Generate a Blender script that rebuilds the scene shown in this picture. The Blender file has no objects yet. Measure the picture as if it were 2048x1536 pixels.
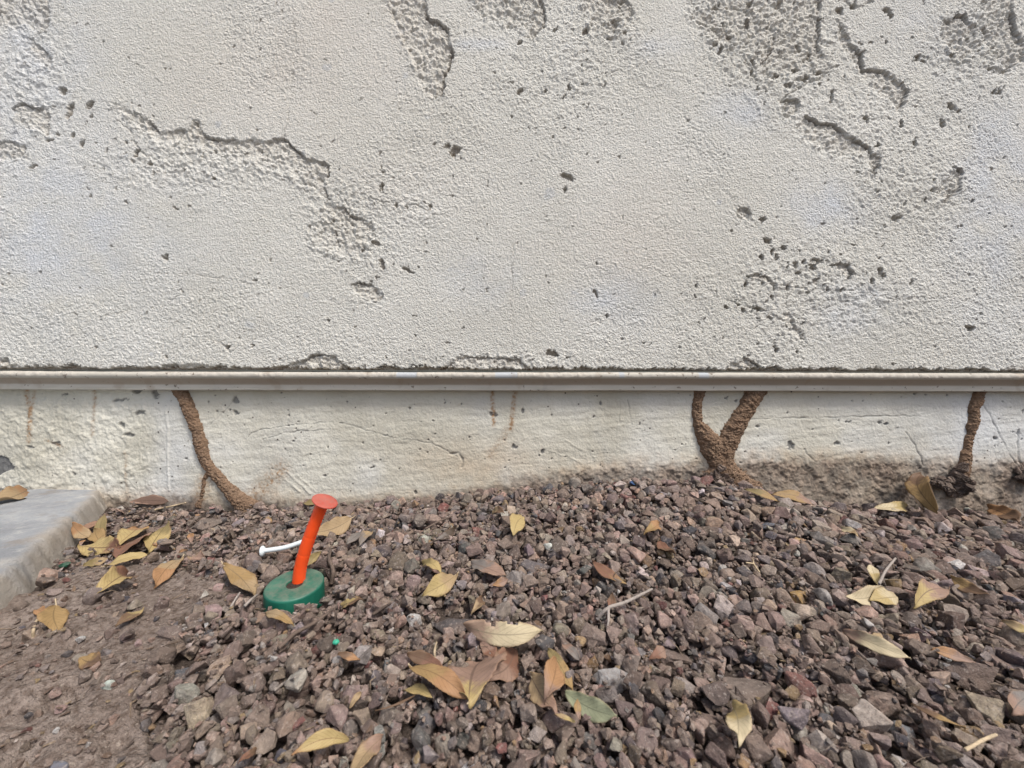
import bpy, math, random
import numpy as np
from mathutils import Vector, Matrix
random.seed(7)
RNG = np.random.default_rng(7)

# ------------------------------------------------------------------ camera, sky, sun, exposure
S = bpy.context.scene
COL = S.collection
FPX = 769.0                                   # focal length in pixels of a 2048 px wide frame
CAMP = Vector((0.0, -0.55, 0.180))
ROT = Matrix.Rotation(math.pi / 2, 3, 'X') @ Matrix.Rotation(math.radians(0.14), 3, 'Z')
cam_d = bpy.data.cameras.new('camera')
cam = bpy.data.objects.new('camera', cam_d)
COL.objects.link(cam)
cam.matrix_world = Matrix.Translation(CAMP) @ ROT.to_4x4()
cam_d.sensor_width = 36.0
cam_d.lens = FPX / 2048 * 36.0
cam_d.clip_start = 0.01
cam_d.clip_end = 200.0
cam_d.dof.use_dof = True
cam_d.dof.focus_distance = 0.46
cam_d.dof.aperture_fstop = 16.0
S.camera = cam

SUN_EL, SUN_AZ = math.radians(57), math.radians(42)   # azimuth to the right of the wall's outward normal
sun_vec = Vector((math.sin(SUN_AZ) * math.cos(SUN_EL), -math.cos(SUN_AZ) * math.cos(SUN_EL), math.sin(SUN_EL)))
world = bpy.data.worlds.new('World')
S.world = world
world.use_nodes = True
wn = world.node_tree
wn.nodes.clear()
sky = wn.nodes.new('ShaderNodeTexSky')
sky.sky_type = 'NISHITA'
sky.sun_disc = False
sky.sun_elevation = SUN_EL
sky.sun_rotation = math.atan2(sun_vec.x, sun_vec.y)
sky.dust_density = 4.0
sky.ozone_density = 0.7
bg = wn.nodes.new('ShaderNodeBackground')
bg.inputs['Strength'].default_value = 0.078
wo = wn.nodes.new('ShaderNodeOutputWorld')
wn.links.new(sky.outputs[0], bg.inputs[0])
wn.links.new(bg.outputs[0], wo.inputs[0])
sun_d = bpy.data.lights.new('sun', 'SUN')
sun_d.energy = 1.5
sun_d.angle = math.radians(12)
sun_d.color = (1.0, 0.965, 0.91)
sun = bpy.data.objects.new('sun', sun_d)
COL.objects.link(sun)
sun.rotation_euler = sun_vec.to_track_quat('Z', 'Y').to_euler()
sun.location = (1, -2, 3)
S.view_settings.view_transform = 'Standard'
S.view_settings.look = 'None'
S.view_settings.exposure = 1.05
S.view_settings.gamma = 1.0

# ------------------------------------------------------------------ helpers
RM = np.array(ROT)
CP = np.array(CAMP)


def ray(px, py):
    d = np.array([(px - 1024) / FPX, -(py - 768) / FPX, -1.0])
    return RM @ d


def on_wall(px, py, yp=0.0):
    d = ray(px, py)
    t = (yp - CP[1]) / d[1]
    p = CP + d * t
    return p[0], p[2]


def to_px(x, y, z):
    p = np.stack([np.asarray(x) - CP[0], np.asarray(y) - CP[1], np.asarray(z) - CP[2]])
    q = np.tensordot(RM.T, p, 1)
    dz = np.maximum(-q[2], 1e-4)
    return 1024 + q[0] / dz * FPX, 768 - q[1] / dz * FPX


TAB = RNG.random((16, 256, 256)).astype(np.float32)


def vn(x, y, sc, seed=0):
    """value noise, -1..1, feature size sc"""
    t = TAB[seed % 16]
    ca, sa = math.cos(.7 + seed * 1.1 + sc * 700), math.sin(.7 + seed * 1.1 + sc * 700)
    x, y = (np.asarray(x) * ca - np.asarray(y) * sa) / sc + 31.7 * (seed + 1), (np.asarray(x) * sa + np.asarray(y) * ca) / sc + 17.3 * (seed + 1)
    xi = np.floor(x).astype(int)
    yi = np.floor(y).astype(int)
    fx = x - xi
    fy = y - yi
    fx = fx * fx * (3 - 2 * fx)
    fy = fy * fy * (3 - 2 * fy)
    a = t[yi & 255, xi & 255]
    b = t[yi & 255, (xi + 1) & 255]
    c = t[(yi + 1) & 255, xi & 255]
    d = t[(yi + 1) & 255, (xi + 1) & 255]
    return ((a * (1 - fx) + b * fx) * (1 - fy) + (c * (1 - fx) + d * fx) * fy) * 2 - 1


def fbm(x, y, sc, oc=4, seed=0, gain=0.5):
    s = 0
    a = 1.0
    n = 0
    for i in range(oc):
        s = s + a * vn(x, y, sc / 2 ** i, seed + i * 3)
        n += a
        a *= gain
    return s / n


def sstep(e0, e1, x):
    t = np.clip((x - e0) / (e1 - e0), 0, 1)
    return t * t * (3 - 2 * t)


def seg_dist(X, Z, pts):
    """distance to a polyline and parameter (0..len-1) of the nearest point"""
    best = np.full(X.shape, 1e9)
    par = np.zeros(X.shape)
    for i in range(len(pts) - 1):
        ax, az = pts[i]
        bx, bz = pts[i + 1]
        dx, dz = bx - ax, bz - az
        L = dx * dx + dz * dz + 1e-12
        t = np.clip(((X - ax) * dx + (Z - az) * dz) / L, 0, 1)
        d = np.hypot(X - ax - t * dx, Z - az - t * dz)
        m = d < best
        best = np.where(m, d, best)
        par = np.where(m, i + t, par)
    return best, par


def in_poly(X, Z, pts):
    c = np.zeros(X.shape, bool)
    n = len(pts)
    j = n - 1
    for i in range(n):
        xi, zi = pts[i]
        xj, zj = pts[j]
        if zi != zj:
            m = ((zi > Z) != (zj > Z)) & (X < (xj - xi) * (Z - zi) / (zj - zi) + xi)
            c ^= m
        j = i
    return c


def mesh_from(name, V, F, mat=None, attrs=None, smooth=True, colors=None):
    me = bpy.data.meshes.new(name)
    V = np.ascontiguousarray(V, np.float32)
    F = np.ascontiguousarray(F, np.int32)
    k = F.shape[1]
    me.vertices.add(len(V))
    me.vertices.foreach_set('co', V.ravel())
    me.loops.add(F.size)
    me.loops.foreach_set('vertex_index', F.ravel())
    me.polygons.add(len(F))
    me.polygons.foreach_set('loop_start', np.arange(0, F.size, k, dtype=np.int32))
    me.polygons.foreach_set('loop_total', np.full(len(F), k, np.int32))
    me.polygons.foreach_set('use_smooth', np.full(len(F), smooth, bool))
    me.update(calc_edges=True)
    for an, av in (attrs or {}).items():
        a = me.attributes.new(an, 'FLOAT', 'POINT')
        a.data.foreach_set('value', np.ascontiguousarray(av, np.float32).ravel())
    if colors is not None:
        a = me.attributes.new('tint', 'FLOAT_COLOR', 'POINT')
        c = np.ones((len(V), 4), np.float32)
        c[:, :3] = colors
        a.data.foreach_set('color', c.ravel())
    if mat:
        me.materials.append(mat)
    return me


def link(name, me, parent=None):
    o = bpy.data.objects.new(name, me)
    COL.objects.link(o)
    if parent:
        o.parent = parent
    return o


def empty(name, loc=(0, 0, 0)):
    o = bpy.data.objects.new(name, None)
    o.empty_display_size = 0.01
    o.location = loc
    COL.objects.link(o)
    return o


def tag(o, label=None, cat=None, group=None, kind=None):
    if label: o['label'] = label
    if cat: o['category'] = cat
    if group: o['group'] = group
    if kind: o['kind'] = kind
    return o


def grid_faces(nr, nc):
    i = np.arange(nr * nc).reshape(nr, nc)
    return np.stack([i[:-1, :-1], i[:-1, 1:], i[1:, 1:], i[1:, :-1]], -1).reshape(-1, 4)


def stretched(lo, hi, step, far_lo, far_hi):
    """uniform from lo to hi, then growing steps out to far_lo / far_hi"""
    a = list(np.arange(lo, hi + step / 2, step))
    s = step
    while a[-1] < far_hi:
        s *= 1.35
        a.append(min(a[-1] + s, far_hi))
    b = []
    s = step
    x = lo
    while x > far_lo:
        s *= 1.35
        x = max(x - s, far_lo)
        b.append(x)
    return np.array(b[::-1] + a)


# ------------------------------------------------------------------ materials
class NT:
    def __init__(self, name, rough=0.85, spec=0.3):
        self.m = bpy.data.materials.new(name)
        self.m.use_nodes = True
        self.t = self.m.node_tree
        self.b = self.t.nodes['Principled BSDF']
        self.b.inputs['Roughness'].default_value = rough
        self.b.inputs['Specular IOR Level'].default_value = spec

    def n(self, typ, **kw):
        nd = self.t.nodes.new(typ)
        for k, v in kw.items():
            setattr(nd, k, v)
        return nd

    def l(self, a, b):
        self.t.links.new(a, b)

    def attr(self, name):
        return self.n('ShaderNodeAttribute', attribute_name=name)

    def coord(self, out='Object'):
        if not hasattr(self, 'tc'):
            self.tc = self.n('ShaderNodeTexCoord')
        return self.tc.outputs[out]

    def noise(self, scale, detail=4, rough=0.55, vec=None, dist=0.0):
        nd = self.n('ShaderNodeTexNoise')
        nd.inputs['Scale'].default_value = scale
        nd.inputs['Detail'].default_value = detail
        nd.inputs['Roughness'].default_value = rough
        nd.inputs['Distortion'].default_value = dist
        self.l(vec if vec is not None else self.coord(), nd.inputs['Vector'])
        return nd.outputs['Fac']

    def voro(self, scale, feature='F1', vec=None):
        nd = self.n('ShaderNodeTexVoronoi', feature=feature)
        nd.inputs['Scale'].default_value = scale
        self.l(vec if vec is not None else self.coord(), nd.inputs['Vector'])
        return nd.outputs['Distance']

    def scaled(self, s):
        mp = self.n('ShaderNodeMapping')
        mp.inputs['Scale'].default_value = s
        self.l(self.coord(), mp.inputs['Vector'])
        return mp.outputs[0]

    def ramp(self, fac, lo, hi, c0=(0, 0, 0), c1=(1, 1, 1)):
        r = self.n('ShaderNodeValToRGB')
        r.color_ramp.elements[0].position = lo
        r.color_ramp.elements[1].position = hi
        r.color_ramp.elements[0].color = (*c0, 1)
        r.color_ramp.elements[1].color = (*c1, 1)
        self.l(fac, r.inputs[0])
        return r.outputs[0]

    def mix(self, fac, a, b, blend='MIX'):
        nd = self.n('ShaderNodeMix', data_type='RGBA', blend_type=blend)
        for s, v in ((nd.inputs['Factor'], fac), (nd.inputs[6], a), (nd.inputs[7], b)):
            if isinstance(v, (int, float)):
                s.default_value = v
            elif isinstance(v, tuple):
                s.default_value = (*v, 1)
            else:
                self.l(v, s)
        return nd.outputs[2]

    def math(self, op, a, b=0.5, clamp=False):
        nd = self.n('ShaderNodeMath', operation=op, use_clamp=clamp)
        for s, v in ((nd.inputs[0], a), (nd.inputs[1], b)):
            if isinstance(v, (int, float)):
                s.default_value = v
            else:
                self.l(v, s)
        return nd.outputs[0]

    def bump(self, h, dist, strength=1.0, prev=None):
        nd = self.n('ShaderNodeBump')
        nd.inputs['Distance'].default_value = dist
        nd.inputs['Strength'].default_value = strength
        self.l(h, nd.inputs['Height'])
        if prev is not None:
            self.l(prev, nd.inputs['Normal'])
        return nd.outputs[0]

    def out(self, col, nrm=None, rough=None):
        if isinstance(col, tuple):
            self.b.inputs['Base Color'].default_value = (*col, 1)
        else:
            self.l(col, self.b.inputs['Base Color'])
        if nrm is not None:
            self.l(nrm, self.b.inputs['Normal'])
        if rough is not None:
            self.l(rough, self.b.inputs['Roughness'])
        return self.m


def mat_stucco():
    k = NT('stucco_paint', 0.9, 0.2)
    base = k.mix(k.ramp(k.noise(5, 3), 0.35, 0.65), (0.625, 0.615, 0.56), (0.69, 0.685, 0.64))
    base = k.mix(k.attr('warm').outputs['Fac'], base, (0.65, 0.61, 0.55))
    base = k.mix(k.attr('blue').outputs['Fac'], base, (0.60, 0.64, 0.70))
    sp = k.ramp(k.noise(28, 2, 0.5), 0.70, 0.74)
    base = k.mix(k.math('MULTIPLY', sp, 0.35), base, (0.42, 0.46, 0.52))
    sc2 = k.ramp(k.noise(260, 3, 0.6), 0.68, 0.76)
    base = k.mix(k.math('MULTIPLY', sc2, 0.35), base, (0.38, 0.35, 0.31))
    coat = k.mix(k.ramp(k.noise(90, 4), 0.35, 0.65), (0.50, 0.465, 0.40), (0.66, 0.63, 0.565))
    base = k.mix(k.attr('expo').outputs['Fac'], base, coat)
    base = k.mix(k.attr('stain_shade').outputs['Fac'], base, (0.17, 0.125, 0.09))
    v = k.voro(400, 'SMOOTH_F1', k.coord())
    n1 = k.noise(480, 3, 0.65)
    base = k.mix(k.math('MULTIPLY', k.ramp(n1, 0.30, 0.50, (1, 1, 1), (0, 0, 0)), 0.30), base, (0.36, 0.325, 0.28))  # low spots of the grain coloured darker, painted shade for contrast
    base = k.mix(k.math('MULTIPLY', k.ramp(k.noise(300, 2, 0.5), 0.56, 0.70), 0.35), base, (0.78, 0.78, 0.765))
    b = k.bump(n1, 0.0028, 1.0)
    b = k.bump(v, 0.0012, 0.8, b)
    return k.out(base, b)


def mat_foundation():
    k = NT('foundation_paint', 0.75, 0.3)
    base = k.mix(k.ramp(k.noise(9, 4), 0.35, 0.65), (0.48, 0.46, 0.385), (0.62, 0.605, 0.53))
    base = k.mix(k.attr('warm').outputs['Fac'], base, (0.56, 0.44, 0.31))
    base = k.mix(k.attr('blue').outputs['Fac'], base, (0.62, 0.645, 0.67))
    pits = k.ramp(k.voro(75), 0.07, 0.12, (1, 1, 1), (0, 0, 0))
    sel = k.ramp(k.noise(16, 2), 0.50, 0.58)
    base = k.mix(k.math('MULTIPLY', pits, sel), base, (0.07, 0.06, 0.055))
    st = k.noise(1.0, 5, 0.65, k.scaled((18, 18, 190)))
    base = k.mix(k.math('MULTIPLY', k.ramp(st, 0.58, 0.72), 0.14), base, (0.40, 0.36, 0.30))
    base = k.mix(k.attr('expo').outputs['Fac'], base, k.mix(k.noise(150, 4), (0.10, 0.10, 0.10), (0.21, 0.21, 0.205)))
    base = k.mix(k.attr('stain_shade').outputs['Fac'], base, (0.30, 0.175, 0.085))
    dirt = k.mix(k.ramp(k.noise(120, 5, 0.65), 0.35, 0.62), (0.065, 0.048, 0.038), (0.27, 0.207, 0.16))
    dirt = k.mix(k.math('MULTIPLY', k.ramp(k.noise(38, 5, .7), .50, .60), .75), dirt, (0.055, 0.044, 0.037))
    base = k.mix(k.attr('dirt').outputs['Fac'], base, dirt)
    b = k.bump(k.noise(380, 4, 0.65), 0.0009, 0.9)
    b = k.bump(st, 0.0010, 0.3, b)
    b = k.bump(k.voro(300), 0.0006, 0.5, b)
    return k.out(base, b)


def mat_screed():
    k = NT('screed_paint', 0.8, 0.2)
    base = k.mix(k.ramp(k.noise(1.0, 4, 0.6, k.scaled((12, 60, 60))), 0.35, 0.65), (0.44, 0.42, 0.365), (0.52, 0.50, 0.445))
    base = k.mix(k.attr('rough').outputs['Fac'], base, k.mix(k.noise(200, 3), (0.38, 0.345, 0.29), (0.58, 0.55, 0.49)))
    base = k.mix(k.attr('blue').outputs['Fac'], base, (0.42, 0.45, 0.48))
    base = k.mix(k.math('MULTIPLY', k.ramp(k.noise(150, 3), 0.64, 0.69), 0.8), base, (0.13, 0.10, 0.08))
    base = k.mix(k.attr('stain_shade').outputs['Fac'], base, (0.34, 0.285, 0.225))
    return k.out(base, k.bump(k.noise(300, 3), 0.0004, 0.7))


def mat_soil():
    k = NT('soil', 0.95, 0.15)
    a = k.mix(k.ramp(k.noise(14, 4), 0.35, 0.65), (0.24, 0.192, 0.163), (0.325, 0.270, 0.235))
    a = k.mix(k.ramp(k.noise(240, 4, 0.65), 0.42, 0.66), a, (0.125, 0.092, 0.074))
    a = k.mix(k.math('MULTIPLY', k.ramp(k.noise(330, 2), 0.66, 0.70), 0.7), a, (0.40, 0.34, 0.29))
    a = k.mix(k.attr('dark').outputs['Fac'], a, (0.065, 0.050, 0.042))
    b = k.bump(k.noise(420, 4, 0.7), 0.0026, 1.0)
    b = k.bump(k.noise(110, 5, 0.7), 0.006, 0.9, b)
    return k.out(a, b)


def mat_stone(name='gravel_stone'):
    k = NT(name, 0.86, 0.25)
    t = k.attr('tint').outputs['Color']
    a = k.mix(k.math('MULTIPLY', k.ramp(k.noise(210, 5, 0.7), 0.36, 0.62), 0.60), t, (0.090, 0.070, 0.062))
    a = k.mix(k.math('MULTIPLY', k.ramp(k.noise(430, 3, 0.7), 0.56, 0.66), 0.5), a, (0.46, 0.40, 0.355))
    a = k.mix(k.math('MULTIPLY', k.ramp(k.noise(45, 4, 0.6), 0.46, 0.62), 0.28), a, (0.27, 0.20, 0.16))
    b = k.bump(k.noise(300, 5, 0.75), 0.0024, 1.0)
    b = k.bump(k.voro(190), 0.0010, 0.5, b)
    return k.out(a, b)


def mat_slab():
    k = NT('slab_concrete', 0.8, 0.3)
    a = k.mix(k.ramp(k.noise(16, 5, 0.6), 0.35, 0.65), (0.23, 0.24, 0.255), (0.33, 0.345, 0.36))
    a = k.mix(k.math('MULTIPLY', k.ramp(k.noise(55, 6, 0.75), 0.5, 0.66), .7), a, (0.43, 0.43, 0.42))
    a = k.mix(k.math('MULTIPLY', k.ramp(k.noise(34, 5, 0.7), 0.56, 0.68), .6), a, (0.25, 0.215, 0.18))
    a = k.mix(k.attr('edge').outputs['Fac'], a, k.mix(k.noise(60, 4), (0.27, 0.235, 0.195), (0.44, 0.41, 0.37)))
    a = k.mix(k.attr('splash').outputs['Fac'], a, (0.64, 0.60, 0.54))
    a = k.mix(k.math('MULTIPLY', k.ramp(k.noise(420, 3), 0.6, 0.7), 0.4), a, (0.15, 0.14, 0.13))
    return k.out(a, k.bump(k.noise(200, 6, 0.75), 0.0022, 1.0))


def mat_mud():
    k = NT('dried_mud', 0.95, 0.1)
    a = k.mix(k.ramp(k.noise(380, 4, 0.7), 0.35, 0.65), (0.115, 0.075, 0.050), (0.34, 0.238, 0.165))
    a = k.mix(k.ramp(k.noise(60, 3), 0.4, 0.65), a, (0.235, 0.155, 0.103))
    b = k.bump(k.voro(700), 0.0010, 0.9)
    b = k.bump(k.noise(300, 4, 0.7), 0.0022, 1.0, b)
    return k.out(a, b)


M_STUCCO, M_FOUND, M_SCREED, M_SOIL, M_STONE, M_SLAB, M_MUD = (
    mat_stucco(), mat_foundation(), mat_screed(), mat_soil(), mat_stone(), mat_slab(), mat_mud())

# ------------------------------------------------------------------ the house wall: stucco, weep screed, foundation
house = empty('house_wall', (0, 0, 0))
tag(house, 'flaking off-white stucco house wall with metal weep screed above a painted foundation', 'wall')

Z_STUC = 0.1995
xs = stretched(-0.80, 0.80, 0.0009, -6, 6)
zs = stretched(Z_STUC, 0.755, 0.0009, Z_STUC, 3.0)
X, Z = np.meshgrid(xs, zs)
PX = 0.55 / FPX                                # metres per photo pixel on the stucco face
wx = X + 0.0030 * fbm(X, Z, 0.010, 3, 1) + 0.0016 * vn(X, Z, 0.0022, 2)
wz = Z + 0.0030 * fbm(X, Z, 0.010, 3, 5) + 0.0016 * vn(X, Z, 0.0022, 6)


def W(pts, yp=0.0):
    return [on_wall(a, b, yp) for a, b in pts]


def box_of(pts, pad):
    a = np.array(pts)
    i0, i1 = np.searchsorted(xs, [a[:, 0].min() - pad, a[:, 0].max() + pad])
    j0, j1 = np.searchsorted(zs, [a[:, 1].min() - pad, a[:, 1].max() + pad])
    return slice(max(j0, 0), j1), slice(max(i0, 0), i1)


depth = np.zeros(X.shape)
expo = np.zeros(X.shape)
roughm = np.zeros(X.shape)
pitm = np.zeros(X.shape)
rimm = np.zeros(X.shape)
# hard edge (the abrupt broken rim), soft edge (feathered), depth mm, feather px
RECESS = [
    ([(-30, -30), (95, -30), (98, 30), (95, 62)], [(75, 68), (60, 55), (40, 60), (-30, 50)], 3.2, 12),
    ([(58, 76), (82, 95), (102, 118), (97, 137)], [(70, 128), (45, 92)], 3.4, 16),
    ([(25, 218), (45, 205), (65, 217), (92, 215), (99, 250), (96, 272)], [(80, 268), (55, 262), (25, 250)], 3.2, 12),
    ([(-30, 288), (15, 283), (50, 292), (52, 318)], [(25, 322), (-30, 330)], 3.2, 12),
    ([(222, 207), (240, 215), (262, 225), (280, 230), (300, 245), (315, 264), (345, 262), (360, 257), (378, 260),
      (385, 243), (398, 243), (398, 262), (415, 273), (440, 280), (470, 283), (500, 282), (530, 286), (552, 281), (568, 280), (590, 300),
      (610, 314), (640, 325), (657, 335), (658, 350), (645, 365), (652, 400)],
     [(640, 398), (600, 375), (560, 350), (520, 342), (480, 335), (430, 322), (380, 312), (320, 297), (270, 262), (235, 232)], 3.8, 40),
    ([(645, 408), (665, 409), (690, 420), (700, 432), (725, 440), (745, 447), (749, 472)],
     [(745, 505), (700, 522), (640, 505), (612, 480), (618, 455), (632, 440)], 3.4, 26),
    ([(846, -30), (852, 25), (858, 38), (875, 42), (890, 55), (898, 75), (905, 105), (901, 130), (888, 160), (884, 192)],
     [(862, 202), (850, 188), (835, 150), (820, 118), (800, 70), (780, 30), (765, -30)], 4.2, 5),
    ([(1055, -30), (1085, 6), (1092, 28), (1090, 50), (1075, 60), (1066, 78)],
     [(1055, 78), (1048, 58), (1015, 55), (1000, 42), (958, 36), (945, -30)], 3.6, 5),
    ([(1200, -30), (1222, 0), (1252, 3), (1266, 20), (1262, 35), (1250, 48)], [(1240, 75), (1215, 85), (1175, 70), (1165, 30), (1150, -30)], 3.2, 26),
    ([(1643, -30), (1638, 40), (1636, 90), (1650, 118), (1654, 142)],
     [(1610, 172), (1565, 170), (1520, 145), (1480, 112), (1440, 92), (1405, 55), (1375, -30)], 3.2, 50),
    ([(1520, 60), (1528, 42), (1548, 42), (1560, 28)], [(1560, 60), (1550, 85), (1535, 100), (1520, 90)], 2.2, 14),
    ([(1548, 72), (1547, 95), (1535, 112), (1522, 128)], [(1512, 120), (1525, 85)], 2.0, 10),
    ([(1674, 40), (1690, 55), (1700, 85), (1725, 108), (1728, 140), (1745, 140), (1780, 148), (1803, 162), (1817, 185), (1808, 207), (1793, 222)],
     [(1780, 205), (1765, 196), (1745, 178), (1722, 152), (1698, 118), (1672, 75)], 4.6, 12),
    ([(1608, 234), (1640, 246), (1665, 250), (1690, 268), (1712, 282), (1735, 292), (1742, 306)],
     [(1728, 312), (1690, 316), (1650, 305), (1615, 285), (1592, 262), (1594, 245)], 4.6, 14),
    ([(1566, 205), (1580, 200), (1597, 206), (1597, 228)], [(1578, 236), (1563, 224)], 4.2, 7),
    ([(1738, 306), (1757, 313), (1758, 330), (1750, 352)], [(1742, 345), (1735, 318)], 4.0, 8),
    ([(1885, 60), (1888, 38), (1905, 42), (1915, 28), (1930, 30), (1945, 48), (1960, 52)],
     [(1965, 100), (1925, 130), (1898, 108), (1885, 80)], 4.6, 14),
    ([(2032, -30), (2025, 20), (2033, 60), (2052, 90), (2052, 120), (2020, 130), (2010, 145)],
     [(1992, 128), (1955, 98), (1950, 50), (1975, -30)], 4.2, 30),
    ([(1908, 333), (1922, 342), (1922, 372), (1905, 393), (1886, 403)], [(1875, 395), (1863, 386), (1880, 365), (1898, 348)], 4.6, 12),
    ([(1472, 416), (1492, 422), (1505, 436), (1500, 443)], [(1480, 442), (1472, 430)], 4.0, 6),
    ([(703, 571), (718, 565), (742, 569), (757, 582), (763, 592), (752, 606)], [(738, 600), (715, 592)], 3.6, 5),
    ([(1620, 525), (1632, 518), (1645, 524)], [(1640, 532), (1628, 532)], 3.6, 4),
    ([(1665, 533), (1680, 528), (1700, 535), (1708, 548), (1700, 556)], [(1688, 552), (1676, 542)], 3.8, 7),
    ([(1565, 630), (1578, 626), (1590, 645), (1600, 662), (1612, 686)], [(1602, 684), (1585, 668), (1568, 645)], 3.8, 7),
    ([(1495, 553), (1515, 550), (1532, 552), (1550, 568), (1548, 578)], [(1535, 570), (1510, 560)], 2.8, 10),
    ([(1380, 20), (1420, 30), (1450, 60), (1466, 90)], [(1450, 95), (1410, 75), (1380, 45)], 1.6, 20),
    ([(540, 742), (570, 732), (600, 726), (625, 714), (648, 709), (668, 714), (680, 728), (700, 742)], [(640, 755), (540, 755)], 4.6, 3),
    ([(1450, 742), (1462, 728), (1490, 716), (1510, 730), (1535, 742)], [(1500, 755), (1450, 755)], 4.0, 3),
    ([(300, 742), (345, 731), (405, 730), (430, 742)], [(420, 755), (300, 755)], 4.0, 3),
    ([(-30, 742), (-30, 720), (14, 722), (30, 733), (60, 742)], [(40, 755), (-30, 755)], 4.0, 3),
    ([(880, 742), (925, 712), (960, 718), (1000, 716), (1040, 722), (1060, 742)], [(1000, 755), (880, 755)], 1.8, 20),
]
for hard, soft, dmm, fpx in RECESS:
    H, So = W(hard), W(soft)
    poly = H + So
    sl = box_of(poly, 0.012)
    x, z = wx[sl], wz[sl]
    if x.size == 0:
        continue
    ins = in_poly(x, z, poly)
    dh, _ = seg_dist(x, z, H)
    ds, _ = seg_dist(x, z, [H[-1]] + So + [H[0]])
    r = sstep(0, fpx * PX, ds) * np.maximum(0.55, 1 - dh / 0.035)
    r = np.where(ins, r * sstep(-0.0004, 0.0012, dh), 0)
    d = 0.8 * dmm * 0.001 * r * (1 + 0.35 * fbm(x, z, 0.006, 2, 9) + .2 * vn(x, z, .0025, 12))
    depth[sl] = np.maximum(depth[sl], d)
    expo[sl] = np.maximum(expo[sl], np.where(ins, np.clip(r * 1.2, 0, 1), 0) * 0.5)
    wd_ = .0012 * (1 + .9 * fbm(x, z, .012, 3, 11))
    gr = sstep(wd_ + .0004, wd_ * .4, np.abs(dh - .0006)) * np.clip(.5 + .9 * vn(x, z, .02, 2), .15, 1)
    depth[sl] = np.maximum(depth[sl], gr * .001 * (dmm + 1.6))
    rimm[sl] = np.maximum(rimm[sl], gr)
    near = np.clip(1 - np.minimum(ds, dh) / 0.016, 0, 1) * 0.6
    roughm[sl] = np.maximum(roughm[sl], np.where(ins, 1, near))

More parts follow.
